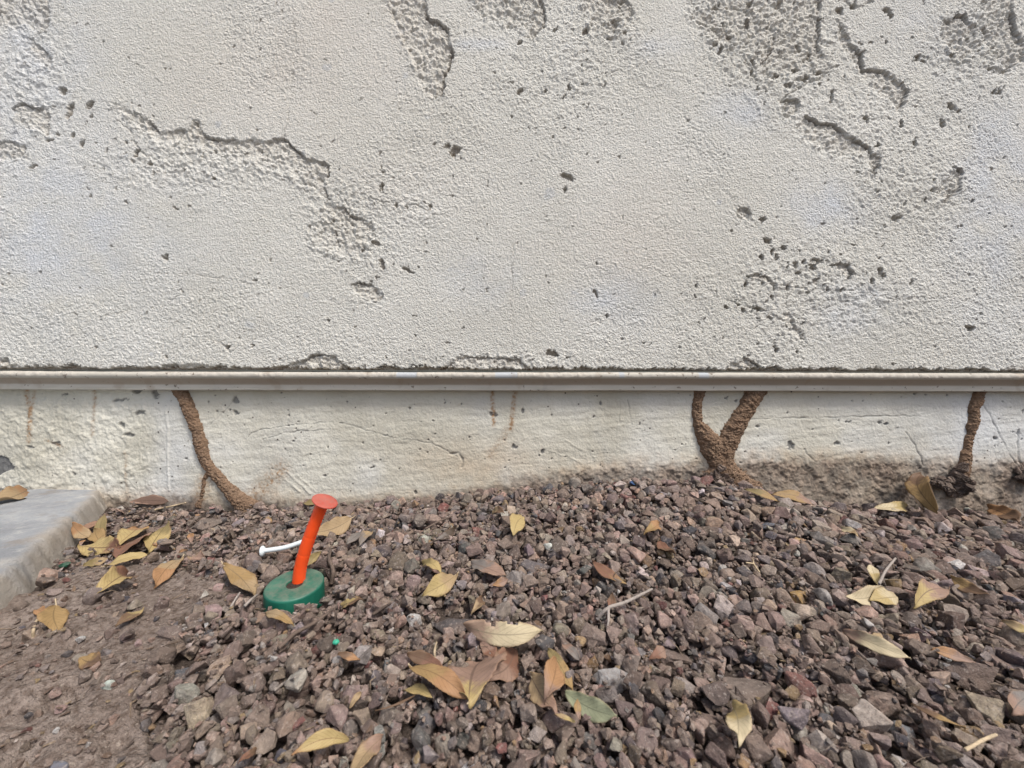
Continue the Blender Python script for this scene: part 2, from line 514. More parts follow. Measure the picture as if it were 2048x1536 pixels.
# pits: px, py, rx, ry (photo px), angle deg, depth mm
PITS = [(125, 181, 9, 6, 40, 4), (140, 222, 7, 15, -12, 4), (180, 210, 9, 6, 20, 4), (183, 232, 3, 5, 0, 3), (147, 270, 5, 4, 0, 4), (165, 287, 5, 11, -20, 4),
        (98, 281, 8, 3, 0, 3), (108, 320, 3, 3, 0, 3), (65, 331, 6, 5, 0, 4), (273, 307, 5, 12, -20, 5), (301, 326, 5, 4, 0, 4), (214, 300, 4, 5, 0, 3), (252, 286, 4, 4, 0, 3),
        (428, 358, 4, 3, 0, 3), (492, 308, 5, 3, 0, 3), (392, 248, 3, 4, 0, 3), (350, 415, 4, 3, 30, 3), (330, 516, 4, 7, 10, 5), (118, 370, 2, 2, 0, 3),
        (898, 290, 8, 5, 0, 4), (910, 300, 10, 9, 0, 4), (905, 308, 6, 5, 0, 4), (1133, 354, 17, 6, -25, 4.5), (1130, 378, 4, 6, 0, 4), (765, 372, 4, 8, 10, 4.5),
        (1141, 172, 3, 6, 10, 3.5), (1040, 183, 6, 4, 20, 4), (1040, 85, 6, 5, 0, 4.5), (1170, 65, 6, 5, -40, 3), (1230, 50, 6, 8, 0, 3), (1250, 68, 5, 5, 0, 3), (1220, 80, 4, 4, 0, 3),
        (762, 527, 5, 9, 10, 4), (818, 541, 13, 3, -15, 4), (787, 530, 3, 3, 0, 3), (1023, 235, 2, 3, 0, 3), (752, 486, 9, 5, -30, 3.5), (725, 500, 4, 4, 0, 3), (860, 415, 4, 6, 20, 3),
        (790, 410, 4, 4, 0, 3), (1103, 708, 12, 6, -15, 4.5), (1192, 587, 4, 9, 35, 3), (895, 685, 3, 2, 0, 2),
        (1527, 440, 7, 5, -20, 4), (1462, 460, 3, 3, 0, 4), (1535, 481, 9, 5, -25, 4.5), (1567, 496, 6, 5, 0, 4.5), (1545, 503, 4, 6, 0, 4), (1552, 512, 4, 6, 20, 4), (1523, 513, 4, 6, 10, 4),
        (1590, 530, 6, 7, 0, 4), (1607, 524, 4, 5, 0, 4), (1625, 537, 6, 6, 30, 4), (1598, 548, 7, 4, 20, 4), (1760, 543, 4, 8, 10, 4.5), (1764, 554, 6, 4, 30, 4), (1733, 547, 3, 3, 0, 4),
        (1743, 563, 5, 5, 0, 4), (1492, 569, 5, 7, 0, 4.5), (1545, 594, 5, 7, -20, 4), (1632, 561, 7, 3, 20, 3), (1685, 579, 5, 4, 0, 3.5), (1573, 575, 4, 5, 0, 3.5), (1453, 616, 6, 3, -20, 3.5),
        (1475, 608, 4, 3, 0, 4), (1488, 618, 6, 4, -10, 4), (1515, 617, 9, 4, -20, 4.5), (1538, 637, 4, 3, 0, 4), (1551, 697, 4, 9, 10, 4), (1940, 657, 7, 7, 0, 5), (1940, 548, 3, 3, 0, 4),
        (1392, 571, 3, 3, 0, 4), (1830, 285, 4, 10, 5, 5), (1886, 245, 6, 11, 10, 5), (1905, 213, 6, 9, 35, 4.5), (1918, 222, 6, 3, 20, 3.5), (1803, 248, 4, 9, 0, 4), (1985, 138, 6, 5, 0, 4.5), (1990, 185, 7, 5, 40, 4),
        (2000, 180, 4, 7, 0, 3), (1663, 196, 3, 13, -5, 4), (1733, 240, 10, 5, -25, 4.5), (1775, 22, 10, 5, 10, 4.5), (1782, 30, 4, 6, 0, 4), (1743, 85, 7, 3, -10, 4), (1772, 84, 3, 3, 0, 4), (1705, 12, 10, 6, 60, 5),
        (1793, 436, 9, 5, 10, 4), (1803, 432, 4, 4, 0, 4), (1496, 50, 4, 10, 0, 4.5), (1507, 125, 4, 9, 5, 4.5), (1505, 145, 4, 5, 0, 4), (1514, 177, 4, 4, 30, 4), (1442, 100, 4, 8, 10, 4), (1460, 72, 5, 3, 0, 4),
        (1430, 90, 4, 3, 0, 4), (1447, 50, 3, 3, 0, 3), (1840, 110, 6, 4, 40, 3.5), (1850, 118, 5, 3, 0, 3.5), (1412, 48, 4, 2, 30, 3), (1757, 290, 6, 3, 10, 4.5), (1865, 380, 4, 3, 0, 4), (1945, 402, 3, 3, 0, 4),
        (1405, 190, 3, 3, 0, 4), (1595, 95, 12, 4, -30, 3), (1640, 145, 9, 4, 20, 4), (1610, 158, 8, 4, 20, 3.5), (1590, 140, 6, 5, 0, 3.5), (1575, 170, 6, 4, 0, 3), (1555, 150, 5, 5, 0, 3.5), (1620, 110, 5, 6, 0, 3),
        (1905, 110, 7, 5, 0, 3.5), (1938, 75, 6, 5, 0, 3), (1970, 60, 5, 7, 0, 3), (1680, 20, 5, 8, 30, 4), (1560, 10, 9, 5, 40, 3.5), (1500, 8, 6, 8, 0, 4), (1430, 15, 8, 4, 0, 3.5), (155, 630, 3, 3, 0, 3), (510, 560, 4, 3, 0, 3.5),
        (80, 547, 3, 3, 0, 3), (505, 690, 3, 3, 0, 3), (455, 693, 5, 4, 0, 3.5), (332, 712, 3, 5, 0, 3), (1660, 505, 3, 3, 0, 3.5), (1710, 490, 6, 3, 0, 3.5)]
rp = random.Random(3)
for _ in range(420):                           # scattered air holes
    rr = rp.uniform(0.9, 2.4)
    PITS.append((rp.uniform(-60, 2110), rp.uniform(-60, 735), rr, rr * rp.uniform(0.7, 1.4), rp.uniform(0, 180), rp.uniform(1.2, 3.0)))
for _ in range(200):                           # crumbled zones round the recesses
    cx, cy, sx, sy = rp.choice([(350, 330, 160, 45), (700, 440, 70, 60), (1560, 80, 90, 70), (1560, 80, 90, 70), (1640, 560, 110, 45), (1950, 100, 60, 60), (1150, 150, 110, 60), (1860, 400, 90, 50), (1000, 722, 110, 10), (1500, 660, 60, 40)])
    rr = rp.uniform(1.0, 3.2)
    PITS.append((rp.gauss(cx, sx), min(rp.gauss(cy, sy), 732), rr, rr * rp.uniform(0.6, 1.5), rp.uniform(0, 180), rp.uniform(1.5, 3.5)))
for a, b, rx, ry, an, dmm in PITS:
    c = on_wall(a, b)
    sl = box_of([c], max(rx, ry) * PX * 2 + 0.003)
    x, z = wx[sl] - c[0], wz[sl] - c[1]
    if x.size == 0:
        continue
    t = math.radians(an)
    u = (x * math.cos(t) + z * math.sin(t)) / (rx * PX)
    v = (-x * math.sin(t) + z * math.cos(t)) / (ry * PX)
    q = np.hypot(u, v)
    q = q + .32 * vn(X[sl], Z[sl], max(rx, ry) * PX * .8, 4) + .2 * vn(X[sl], Z[sl], .0016, 8)
    m = sstep(1.10, 0.75, q)
    depth[sl] = np.maximum(depth[sl], depth[sl] * 0.5 + 1.25 * dmm * 0.001 * m)
    expo[sl] = np.maximum(expo[sl], m * (0.95 if rx > 3 else 0.5))
    pitm[sl] = np.maximum(pitm[sl], m)
# cracks: points, width mm, depth mm
CRACKS = [([(1600, 176), (1575, 190), (1562, 205), (1568, 228), (1592, 240), (1612, 240)], 2.2, 3.2), ([(1405, 45), (1440, 70), (1468, 108), (1500, 130), (1512, 160)], 1.8, 2.4),
          ([(1654, 142), (1640, 160), (1615, 165), (1600, 178)], 2.0, 3.0), ([(1470, 10), (1500, 30), (1522, 50)], 1.8, 2.4), ([(1690, 0), (1705, 18), (1725, 12), (1745, 2)], 2.0, 3.0),
          ([(1800, 225), (1812, 208), (1822, 180)], 1.4, 2.0), ([(1830, 120), (1850, 108), (1868, 118)], 1.8, 2.6), ([(1990, 132), (2005, 145), (2020, 138)], 2.0, 3.0), ([(1895, 110), (1920, 130), (1932, 122)], 1.8, 2.6),
          ([(650, 392), (643, 402), (648, 409)], 2.2, 3.2), ([(740, 395), (765, 405), (785, 402), (830, 412), (868, 430)], 1.4, 1.8), ([(750, 470), (765, 490), (775, 505)], 1.4, 2.0), ([(620, 450), (612, 480), (618, 500)], 1.2, 1.4),
          ([(1455, 600), (1490, 612), (1520, 618), (1550, 635), (1572, 645)], 1.8, 2.2), ([(1527, 555), (1548, 570), (1600, 575), (1680, 580), (1740, 588), (1800, 600)], 1.4, 1.5), ([(1550, 680), (1552, 705)], 1.6, 2.2),
          ([(600, 330), (630, 350), (650, 370)], 1.2, 1.6), ([(95, 45), (85, 60), (62, 78)], 1.6, 2.4), ([(230, 240), (262, 262), (275, 295), (300, 320)], 1.3, 1.6), ([(1480, 425), (1510, 445), (1530, 470), (1545, 500)], 1.3, 1.5),
          ([(290, 345), (350, 345), (420, 372), (500, 385)], 1.4, .9),([(583, -10), (586, 30), (590, 60), (588, 110), (583, 150), (580, 195), (576, 220), (573, 250), (567, 282)], 0.7, 1.3),
          ([(1027, 488), (1025, 550), (1022, 600), (1026, 650), (1025, 730)], 0.8, 1.4),
          ([(1600, 290), (1588, 330), (1572, 360), (1560, 395)], 0.6, 1.0),
          ([(345, 640), (400, 668), (440, 688), (465, 702)], 1.3, 0.9), ([(420, 672), (440, 685), (462, 705)], 2.0, 1.6),
          ([(180, 640), (215, 632), (260, 622)], 1.6, 0.9), ([(315, 548), (370, 548), (420, 552), (500, 568), (585, 578)], 1.8, 0.8),
          ([(1385, 20), (1430, 80), (1470, 130), (1530, 180), (1565, 205), (1590, 245)], 1.2, 1.0),
          ([(1380, 0), (1418, 45), (1452, 92), (1466, 130)], 1.4, 1.6), ([(1636, 150), (1655, 140), (1680, 132)], 1.5, 2.0),
          ([(250, 635), (252, 715)], 1.4, 0.5), ([(325, 650), (326, 720)], 1.4, 0.5), ([(848, 470), (850, 540), (860, 600)], 1.3, 0.8)]
for pts, wmm, dmm in CRACKS:
    P = W(pts)
    sl = box_of(P, 0.008)
    x, z = wx[sl], wz[sl]
    d, _ = seg_dist(x, z, P)
    m = sstep(wmm * 0.001, wmm * 0.0003, d) * (0.6 + 0.4 * vn(x, z, 0.012, 4))
    depth[sl] += np.clip(m, 0, 1) * dmm * 0.001
    expo[sl] = np.maximum(expo[sl], np.clip(m, 0, 1) * 0.45)
# lumpy zones
for cx, cy, sx, sy, am in [(400, 330, 210, 60, .9), (690, 450, 90, 90, .9), (1560, 100, 140, 110, 1), (1640, 590, 220, 110, .7), (1960, 90, 90, 90, 1),
                           (1130, 150, 150, 90, .5), (1830, 380, 160, 90, .5), (60, 150, 90, 170, .8), (1000, 725, 150, 20, .8), (1700, 230, 160, 120, .5), (1200, 40, 90, 60, .6), (820, 420, 70, 40, .6)]:
    c = on_wall(cx, cy)
    g = np.exp(-(((X - c[0]) / (sx * PX)) ** 2 + ((Z - c[1]) / (sy * PX)) ** 2))
    roughm = np.maximum(roughm, am * g)
# broken bottom rim
rim = 0.0036 + 0.0050 * fbm(X, X * 0, 0.02, 4, 3) + 0.0012 * vn(X, X * 0, 0.003, 8)
mr = sstep(0.0006, -0.0006, (Z - Z_STUC) - np.clip(rim, 0.0003, 1) * (1 + 0.6 * vn(X, Z, 0.0015, 7)))
depth = np.maximum(depth, mr * 0.008)
expo = np.maximum(expo, mr * 0.95)
smz = sstep(.25, -.2, fbm(X, Z, 0.13, 3, 7))
relief = (1 - .55 * smz) * (0.0024 * fbm(X, Z, 0.09, 3, 2) + 0.00042 * fbm(X, Z, 0.0042, 2, 8) * (1 + 0.5 * fbm(X, Z, 0.08, 2, 10))
          + 0.00052 * vn(X, Z, 0.0021, 11) + 0.0003 * fbm(X + Z * 0.6, Z * 2.2 - X, 0.03, 3, 12))
cr = sstep(.42, .62, fbm(X, Z, 0.0075, 3, 9)) * sstep(.45, .95, roughm + .25 * fbm(X, Z, .03, 2, 3))
depth += cr * .0020
expo = np.maximum(expo, cr * .4)
pitm = np.maximum(pitm, cr * .15)
lump = np.maximum(fbm(X, Z, 0.008, 3, 13), -0.2)
relief = relief + roughm * (0.0028 * lump + 0.0015 * vn(X, Z, 0.0034, 14))
# little crumbs standing proud
Y = depth - relief
Y = Y - 0.0008 * (vn(X, Z, 0.006, 15) > 0.75) * 0.6
warm = np.zeros(X.shape)
blue = np.zeros(X.shape)
for cx, cy, sx, sy, am in [(680, 80, 190, 160, .75), (420, 180, 160, 140, .35), (830, 360, 160, 80, .3), (1290, 430, 120, 120, .3), (1200, 500, 150, 80, .3)]:
    c = on_wall(cx, cy)
    warm += am * np.exp(-(((X - c[0]) / (sx * PX)) ** 2 + ((Z - c[1]) / (sy * PX)) ** 2))
for cx, cy, sx, sy, am in [(120, 480, 230, 180, .5), (60, 60, 140, 250, .45), (1660, 415, 70, 45, .75), (1485, 225, 60, 40, .5), (1990, 400, 90, 260, .55),
                           (1230, 600, 90, 50, .4), (1720, 620, 90, 50, .55), (960, 560, 70, 60, .35), (960, 88, 45, 12, .55), (1310, 95, 60, 20, .4), (1850, 60, 100, 90, .3)]:
    c = on_wall(cx, cy)
    blue += am * np.exp(-(((X - c[0]) / (sx * PX)) ** 2 + ((Z - c[1]) / (sy * PX)) ** 2))
warm = np.clip(warm * (0.8 + 0.5 * fbm(X, Z, 0.05, 3, 3)), 0, 0.8)
blue = np.clip(blue * (0.8 + 0.9 * fbm(X, Z, 0.03, 4, 6)), 0, 0.85)
stain_shade = np.clip(mr * 0.55 + pitm * .30 + rimm * .55 + expo * 0.16 * (vn(X, Z, 0.01, 3) > 0), 0, 1)  # rims, pits and bottom gap darkened as painted shade, besides patchy stains
cst = on_wall(1100, 722)
stain_shade = np.maximum(stain_shade, 0.35 * sstep(0.015, 0.0, Z - Z_STUC) * sstep(0.1, 0.7, fbm(X, Z, 0.012, 4, 5) + 0.25))
V = np.stack([X, Y, Z], -1).reshape(-1, 3)
nr, nc = X.shape
Fc = grid_faces(nr, nc)
base_n = len(V)
lip = np.stack([xs, np.full(nc, 0.018), np.full(nc, Z_STUC)], -1)   # underside of the coat, back to the wall
V = np.vstack([V, lip])
i = np.arange(nc - 1)
Fl = np.stack([base_n + i, base_n + i + 1, i + 1, i], -1)
Fc = np.vstack([Fc, Fl])
ext = lambda a: np.concatenate([a.ravel(), a[0]])
me = mesh_from('stucco', V, Fc, M_STUCCO, dict(expo=ext(expo), stain_shade=ext(stain_shade), warm=ext(warm), blue=ext(blue)))
tag(link('stucco', me, house), 'off-white sand-textured stucco coat with flaked recesses')

# ---- foundation
YF = 0.020
xs = stretched(-0.82, 0.82, 0.0011, -6, 6)
zs = np.arange(-0.05, 0.1995, 0.0011)
X, Z = np.meshgrid(xs, zs)
PF = 0.57 / FPX
wx = X + 0.002 * fbm(X, Z, 0.010, 3, 1)
wz = Z + 0.002 * fbm(X, Z, 0.010, 3, 5)
px_, py_ = to_px(X, X * 0 + YF, Z)
lumpy = sstep(380, 250, px_) * 0.8 + 0.12
dep = np.zeros(X.shape)
expo = np.zeros(X.shape)
dirt = np.zeros(X.shape)
stain_shade = np.zeros(X.shape)
lumps = fbm(X, Z, 0.012, 4, 4)
rel = 0.0012 * fbm(X, Z, 0.09, 3, 3) + lumpy * (0.0030 * np.maximum(lumps, -0.1) + 0.0010 * fbm(X, Z, 0.004, 2, 6))
# long trowel strokes
rel += (1 - lumpy) * (.0005 * fbm(X, Z, .005, 3, 2) + .0006 * np.maximum(fbm(X, Z, .016, 3, 8), 0))
rel += 0.0007 * (1 - lumpy) * fbm(X * 0.35 + Z * 0.3, Z * 2.5 - X * 0.25, 0.018, 4, 7)
FCR = [([(525, 880), (560, 868), (600, 862), (650, 858)], .8, 1.6), ([(495, 875), (500, 868), (520, 860), (590, 850), (650, 845)], .8, 1.2),
       ([(680, 845), (740, 862), (800, 878), (860, 885), (905, 908), (922, 915), (924, 932)], 1.0, 1.1), ([(900, 908), (918, 905), (924, 918), (922, 935)], 2.4, 3.0),
       ([(330, 780), (335, 850), (338, 980)], 2.2, -1.8), ([(1240, 800), (1238, 850)], .9, 1.0), ([(1256, 800), (1262, 850)], 1.0, 1.2),
       ([(1500, 838), (1620, 836), (1760, 832), (1840, 832)], 1.0, 1.1), ([(1810, 865), (1830, 890), (1848, 930)], 1.1, 1.6), ([(1960, 800), (1990, 850), (2020, 910), (2045, 945)], 1.1, 1.5),
       ([(2035, 860), (2038, 920), (2048, 935)], 2.2, 3.0), ([(470, 800), (440, 830), (420, 850)], .8, 1.2), ([(555, 945), (600, 985)], 2.6, -1.1), ([(575, 945), (620, 988)], 2.4, -1.1), ([(595, 950), (632, 985)], 2.0, -.9),
       ([(740, 800), (760, 870)], 1.5, .6), ([(1100, 900), (1160, 925)], 1.6, -.8), ([(1130, 880), (1190, 915)], 1.6, -.8), ([(1610, 900), (1632, 925)], 1.0, 1.3)]
FPIT = [(1200, 806, 5, 4), (1452, 796, 5, 3), (1472, 800, 3, 3), (820, 817, 3, 3), (1085, 903, 5, 5), (1582, 892, 6, 9), (1672, 885, 6, 4), (1515, 853, 4, 3), (1696, 844, 5, 3), (1760, 846, 4, 4), (1772, 847, 4, 4),
        (1990, 877, 6, 4), (1465, 912, 4, 5), (2046, 823, 4, 5), (473, 800, 6, 9), (470, 826, 9, 5), (415, 888, 4, 3), (372, 918, 3, 3), (62, 895, 9, 4), (110, 885, 14, 4), (115, 890, 8, 4), (148, 948, 5, 4), (280, 825, 10, 6),
        (240, 800, 14, 5), (275, 782, 14, 6), (310, 790, 9, 10), (130, 788, 10, 5), (695, 805, 3, 3), (1045, 822, 4, 7), (985, 830, 9, 6), (1028, 893, 6, 5), (1895, 790, 2, 2), (745, 935, 4, 4), (650, 950, 4, 3), (830, 985, 3, 4), (260, 870, 12, 4), (245, 850, 6, 6)]
rp = random.Random(5)
for _ in range(150):
    r_ = rp.uniform(.8, 2.4)
    FPIT.append((rp.uniform(340, 2100), rp.uniform(785, 940), r_, r_ * rp.uniform(.7, 1.3)))


def fbox(pts, pad):
    a = np.array(pts)
    i0, i1 = np.searchsorted(xs, [a[:, 0].min() - pad, a[:, 0].max() + pad])
    j0, j1 = np.searchsorted(zs, [a[:, 1].min() - pad, a[:, 1].max() + pad])
    return slice(j0, j1), slice(i0, i1)


for pts, wmm, dmm in FCR:
    P = W(pts, YF)
    sl = fbox(P, 0.008)
    d, _ = seg_dist(wx[sl], wz[sl], P)
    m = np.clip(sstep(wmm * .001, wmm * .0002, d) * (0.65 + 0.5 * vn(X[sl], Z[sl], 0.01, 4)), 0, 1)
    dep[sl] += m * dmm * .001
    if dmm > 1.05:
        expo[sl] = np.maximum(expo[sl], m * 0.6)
for a, b, rx, ry in FPIT:
    c = on_wall(a, b, YF)
    sl = fbox([c], max(rx, ry) * PF * 2 + .003)
    if X[sl].size == 0:
        continue
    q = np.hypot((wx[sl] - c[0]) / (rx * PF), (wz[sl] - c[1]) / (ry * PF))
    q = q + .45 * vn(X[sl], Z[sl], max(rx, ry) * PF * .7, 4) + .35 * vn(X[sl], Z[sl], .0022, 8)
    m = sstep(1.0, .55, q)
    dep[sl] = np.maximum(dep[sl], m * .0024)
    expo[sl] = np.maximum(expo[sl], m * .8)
chip = W([(-60, 905), (0, 912), (14, 915), (22, 930), (32, 934), (24, 940), (8, 944), (0, 950), (-60, 955)], YF)
ins = in_poly(wx, wz, chip)
dep = np.where(ins, 0.0022, dep)
expo = np.where(ins, 1.0, expo)
for pts, w0, am in [([(52, 782), (60, 820), (58, 880)], 9, .75), ([(68, 782), (62, 830), (56, 885)], 6, .6), ([(190, 775), (188, 830), (184, 870)], 7, .45), ([(984, 782), (986, 815), (988, 850)], 7, .7),
                    ([(1030, 782), (1026, 820), (1022, 860)], 8, .75), ([(1022, 850), (1005, 880), (980, 910)], 14, .3), ([(410, 960), (400, 1000)], 25, .5), ([(90, 880), (125, 893)], 5, .4),
                    ([(560, 940), (500, 1010)], 34, .5), ([(250, 905), (255, 1000)], 6, .35)]:
    P = W(pts, YF)
    d, _ = seg_dist(X, Z, P)
    g = sstep(w0 * PF, 0, d) * am * (0.45 + 1.3 * np.clip(vn(X, Z, 0.0022, 9) + 0.2, 0, 1))
    stain_shade = np.maximum(stain_shade, np.clip(g, 0, .9))
# old soil line
bx = np.array([-300, 200, 330, 500, 620, 760, 900, 1000, 1080, 1150, 1250, 1400, 1500, 1650, 1750, 1850, 1950, 2050, 2400])
by = np.array([1005, 996, 992, 998, 1004, 1000, 985, 965, 952, 940, 930, 924, 918, 914, 914, 918, 926, 922, 920])
ln = np.interp(px_, bx, by) + 9 * fbm(X, Z, 0.02, 4, 2) + 4 * vn(X, Z, 0.004, 3)
dirt = sstep(-12, 16, py_ - ln + 5 * fbm(X, Z, .006, 3, 5)) * (0.80 + 0.25 * fbm(X, Z, 0.03, 3, 9))
halo = sstep(-34, 4, py_ - ln)
warm = np.clip(halo * (0.45 + 0.45 * fbm(X, Z, 0.012, 4, 11)), 0, .8)
c = on_wall(960, 930, YF)
warm = np.maximum(warm, 0.55 * np.exp(-(((X - c[0]) / .11) ** 2 + ((Z - c[1]) / .035) ** 2)) * (0.8 + 0.5 * fbm(X, Z, .02, 3, 1)))
blue = np.clip(0.6 * np.exp(-((px_ - 1990) / 170) ** 2 - ((py_ - 860) / 90) ** 2) + 0.35 * np.exp(-((px_ - 350) / 60) ** 2) + 0.4 * fbm(X, Z, .06, 3, 4), 0, .8)
rel += dirt * sstep(700, 1200, px_) * (0.0045 * np.maximum(fbm(X, Z, 0.009, 4, 12), -.15) + 0.0012 * fbm(X, Z, 0.0032, 2, 13))
Y = YF + dep - rel
me = mesh_from('foundation', np.stack([X, Y, Z], -1).reshape(-1, 3), grid_faces(*X.shape), M_FOUND,
               {k: v.ravel() for k, v in dict(expo=expo, dirt=np.clip(dirt, 0, 1), stain_shade=stain_shade, warm=warm, blue=blue).items()})
tag(link('foundation', me, house), 'trowelled cream painted foundation with brown soil line and rust streaks')

# ---- weep screed: rounded nose with plaster crumbs, sloping underside, flange
prof = [(0.018, 0.1978), (0.008, 0.1972), (0.0012, 0.1968), (-0.0020, 0.1962), (-0.0040, 0.1945), (-0.0046, 0.1925), (-0.0044, 0.1905), (-0.0036, 0.1888), (-0.0022, 0.1878),
        (-0.0008, 0.1868), (0.0012, 0.1848), (0.0034, 0.1825), (0.0052, 0.1803), (0.0058, 0.1790), (0.0058, 0.1775), (0.0058, 0.1745), (0.0058, 0.1718), (0.0061, 0.1706), (0.0075, 0.1702), (0.0200, 0.1704)]
prof = np.array(prof)
xs2 = stretched(-0.82, 0.82, 0.0012, -6, 6)
XX = np.repeat(xs2[None], len(prof), 0)
PYY = np.repeat(prof[:, :1], len(xs2), 1).copy()
PZZ = np.repeat(prof[:, 1:], len(xs2), 1).copy()
wnose = np.array([0, .2, .7, 1, 1, 1, .9, .7, .5, .1] + [0] * 10)[:, None]
bare = sstep(0.05, 0.35, fbm(XX, PZZ * 3, 0.07, 3, 6) + 0.1)
spx = 1024 + XX / 0.55 * FPX
bare = np.maximum(bare * 0.7, ((spx > 990) & (spx < 1035)) | ((spx > 795) & (spx < 835)) | ((spx > 1395) & (spx < 1415)) | ((spx > 1238) & (spx < 1250)))
nz = vn(XX, PZZ, 0.0026, 2) * 0.0006 + fbm(XX, PZZ, 0.006, 3, 3) * 0.0007
PYY -= wnose * (nz + 0.0003) * (1 - 0.85 * bare)
PZZ += wnose * 0.6 * nz * (1 - bare)
PZZ += 0.0006 * fbm(XX, XX * 0, 0.35, 2, 5) + 0.00015 * vn(XX, XX * 0, .03, 1)
PYY += 0.0008 * fbm(XX, XX * 0, 0.2, 3, 7) + .0016 * np.exp(-((XX - .045) / .004) ** 2) * (PZZ < .1865) + .0018 * np.exp(-((XX + .43) / .006) ** 2) * (PZZ < .188)
PZZ += .0005 * fbm(XX, XX * 0, .05, 3, 9)
rgh = wnose * (1 - bare) * 0.9 + 0 * XX
blu = np.where(((spx > 990) & (spx < 1035)) | ((spx > 795) & (spx < 835)) | ((spx > 1395) & (spx < 1415)) | ((spx > 1238) & (spx < 1248)), 0.8, 0.0) * (wnose > .5)
sta_shade = 0.5 * sstep(0.3, 0.6, fbm(XX, PZZ, 0.02, 4, 9)) + np.where(np.arange(len(prof))[:, None] == 0, .9, 0) + 0.85 * ((np.arange(len(prof))[:, None] >= 9) & (np.arange(len(prof))[:, None] <= 13))  # underside and gap edge painted darker as shade, over random stains
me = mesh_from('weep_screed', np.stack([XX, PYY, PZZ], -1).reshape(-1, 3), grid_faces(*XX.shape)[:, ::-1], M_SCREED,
               dict(rough=rgh, blue=blu + 0 * XX, stain_shade=np.clip(sta_shade, 0, 1) + 0 * XX))
tag(link('weep_screed', me, house), 'beige painted metal weep screed strip running under the stucco')

# ------------------------------------------------------------------ soil
cx_px = np.array([-600, 0, 200, 300, 500, 620, 750, 900, 1000, 1150, 1300, 1400, 1480, 1600, 1700, 1850, 2048, 2600])
cy_px = np.array([1005, 1004, 1004, 1006, 1014, 1012, 1005, 994, 983, 968, 960, 962, 975, 1006, 1016, 1020, 1042, 1045])
con = np.array([on_wall(a, b, YF) for a, b in zip(cx_px, cy_px)])


def surf0(x, y):
    """top of the gravel bed, before the stones"""
    w = np.interp(x, con[:, 0], con[:, 1])
    t = sstep(-0.30, 0.02, y)
    z = w * t + 0.0 * (1 - t)
    z = z + 0.004 * fbm(x, y, 0.11, 3, 2) * sstep(0.0, -0.06, y)
    return z


def bare_mask(px, py, x, y):
    """1 where soil shows without gravel"""
    j = 26 * fbm(x, y, 0.05, 3, 9)
    P1 = [(-400, 1190), (60, 1195), (150, 1130), (260, 1120), (430, 1150), (520, 1160), (520, 1200), (420, 1215), (330, 1235), (335, 1290), (300, 1340), (285, 1400), (300, 1450), (330, 1560), (330, 1800), (-400, 1800)]
    m = in_poly(px + j, py + j * .6, P1) * 1.0
    for a, b, sx, sy in [(845, 1268, 48, 26), (540, 1050, 60, 20), (1000, 1120, 1, 1), (1500, 1120, 30, 10), (800, 1075, 40, 14), (590, 1420, 60, 30)]:
        m = np.maximum(m, 0.85 * np.exp(-((px - a) / sx) ** 2 - ((py - b) / sy) ** 2))
    return np.clip(m, 0, 1)


gx = stretched(-0.95, 0.95, 0.0022, -22, 22)
gy = stretched(-0.62, 0.024, 0.0022, -30, 0.03)
GX, GY = np.meshgrid(gx, gy)
near = np.exp(-np.maximum(np.hypot(GX, GY + .3) - 1.0, 0) * 3)
gpx, gpy = to_px(GX, GY, GX * 0)
bm = bare_mask(gpx, gpy, GX, GY)
GZ = surf0(GX, GY) - 0.0075 * (1 - bm * 0.75) + near * (0.0016 * fbm(GX, GY, 0.02, 4, 4) + 0.0007 * fbm(GX, GY, 0.006, 2, 6))
GZ += bm * (0.0045 * fbm(GX, GY, 0.035, 3, 3) + 0.0030 * np.abs(fbm(GX, GY, 0.011, 3, 13)) + 0.0008 * fbm(GX, GY, 0.0045, 2, 14))
for a, b, r_, dp in [(127, 1385, .010, .012), (20, 1418, .004, .006), (150, 1280, .005, .004), (235, 1465, .006, .007), (40, 1510, .006, .006), (170, 1455, .005, .004), (95, 1330, .004, .004)]:
    d_ = ray(a, b)
    p = CP + d_ * (-CP[2] / d_[2])
    GZ -= dp * np.exp(-((GX - p[0]) ** 2 + (GY - p[1]) ** 2) / r_ ** 2)
dk = np.clip((1 - bm) * 0.85 + 0.6 * sstep(-0.03, 0.01, GY) * sstep(700, 450, gpx), 0, 1) * near  # darkened under gravel as painted shade between stones; dark soil at left wall
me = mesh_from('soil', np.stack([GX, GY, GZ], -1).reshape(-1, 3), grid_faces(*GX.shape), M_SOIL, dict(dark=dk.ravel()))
soil = tag(link('soil', me), 'brown bare soil under the gravel along the wall', kind='structure')

# ------------------------------------------------------------------ concrete slab at the left
e0 = np.array([-0.612, 0.026])
e1 = np.array([-0.395, -0.262])
ed = (e1 - e0) / np.linalg.norm(e1 - e0)
en = np.array([ed[1], -ed[0]])                 # points away from the gravel (to the left)
if en[0] > 0:
    en = -en
tt = stretched(-0.03, 0.62, 0.0028, -0.05, 3.0)
uu = np.concatenate([np.array([-0.012, -0.0112, -0.010, -0.0088, -0.0075, -0.006, -0.0045, -0.003, -0.0015, 0.0, 0.0015, 0.003]), stretched(0.005, 0.45, 0.0028, 0.005, 5.0)])
T, U = np.meshgrid(tt, uu)
wob = 0.0060 * fbm(T, T * 0, 0.07, 4, 3) + 0.0015 * vn(T, T * 0, .01, 2)
SXx = e0[0] + ed[0] * T + en[0] * (U + wob * sstep(0.05, 0, U))
SYy = e0[1] + ed[1] * T + en[1] * (U + wob * sstep(0.05, 0, U))
zt = 0.0225 - 0.0025 * np.clip(T, 0, .3)
fall = sstep(-0.0125, 0.007, U)
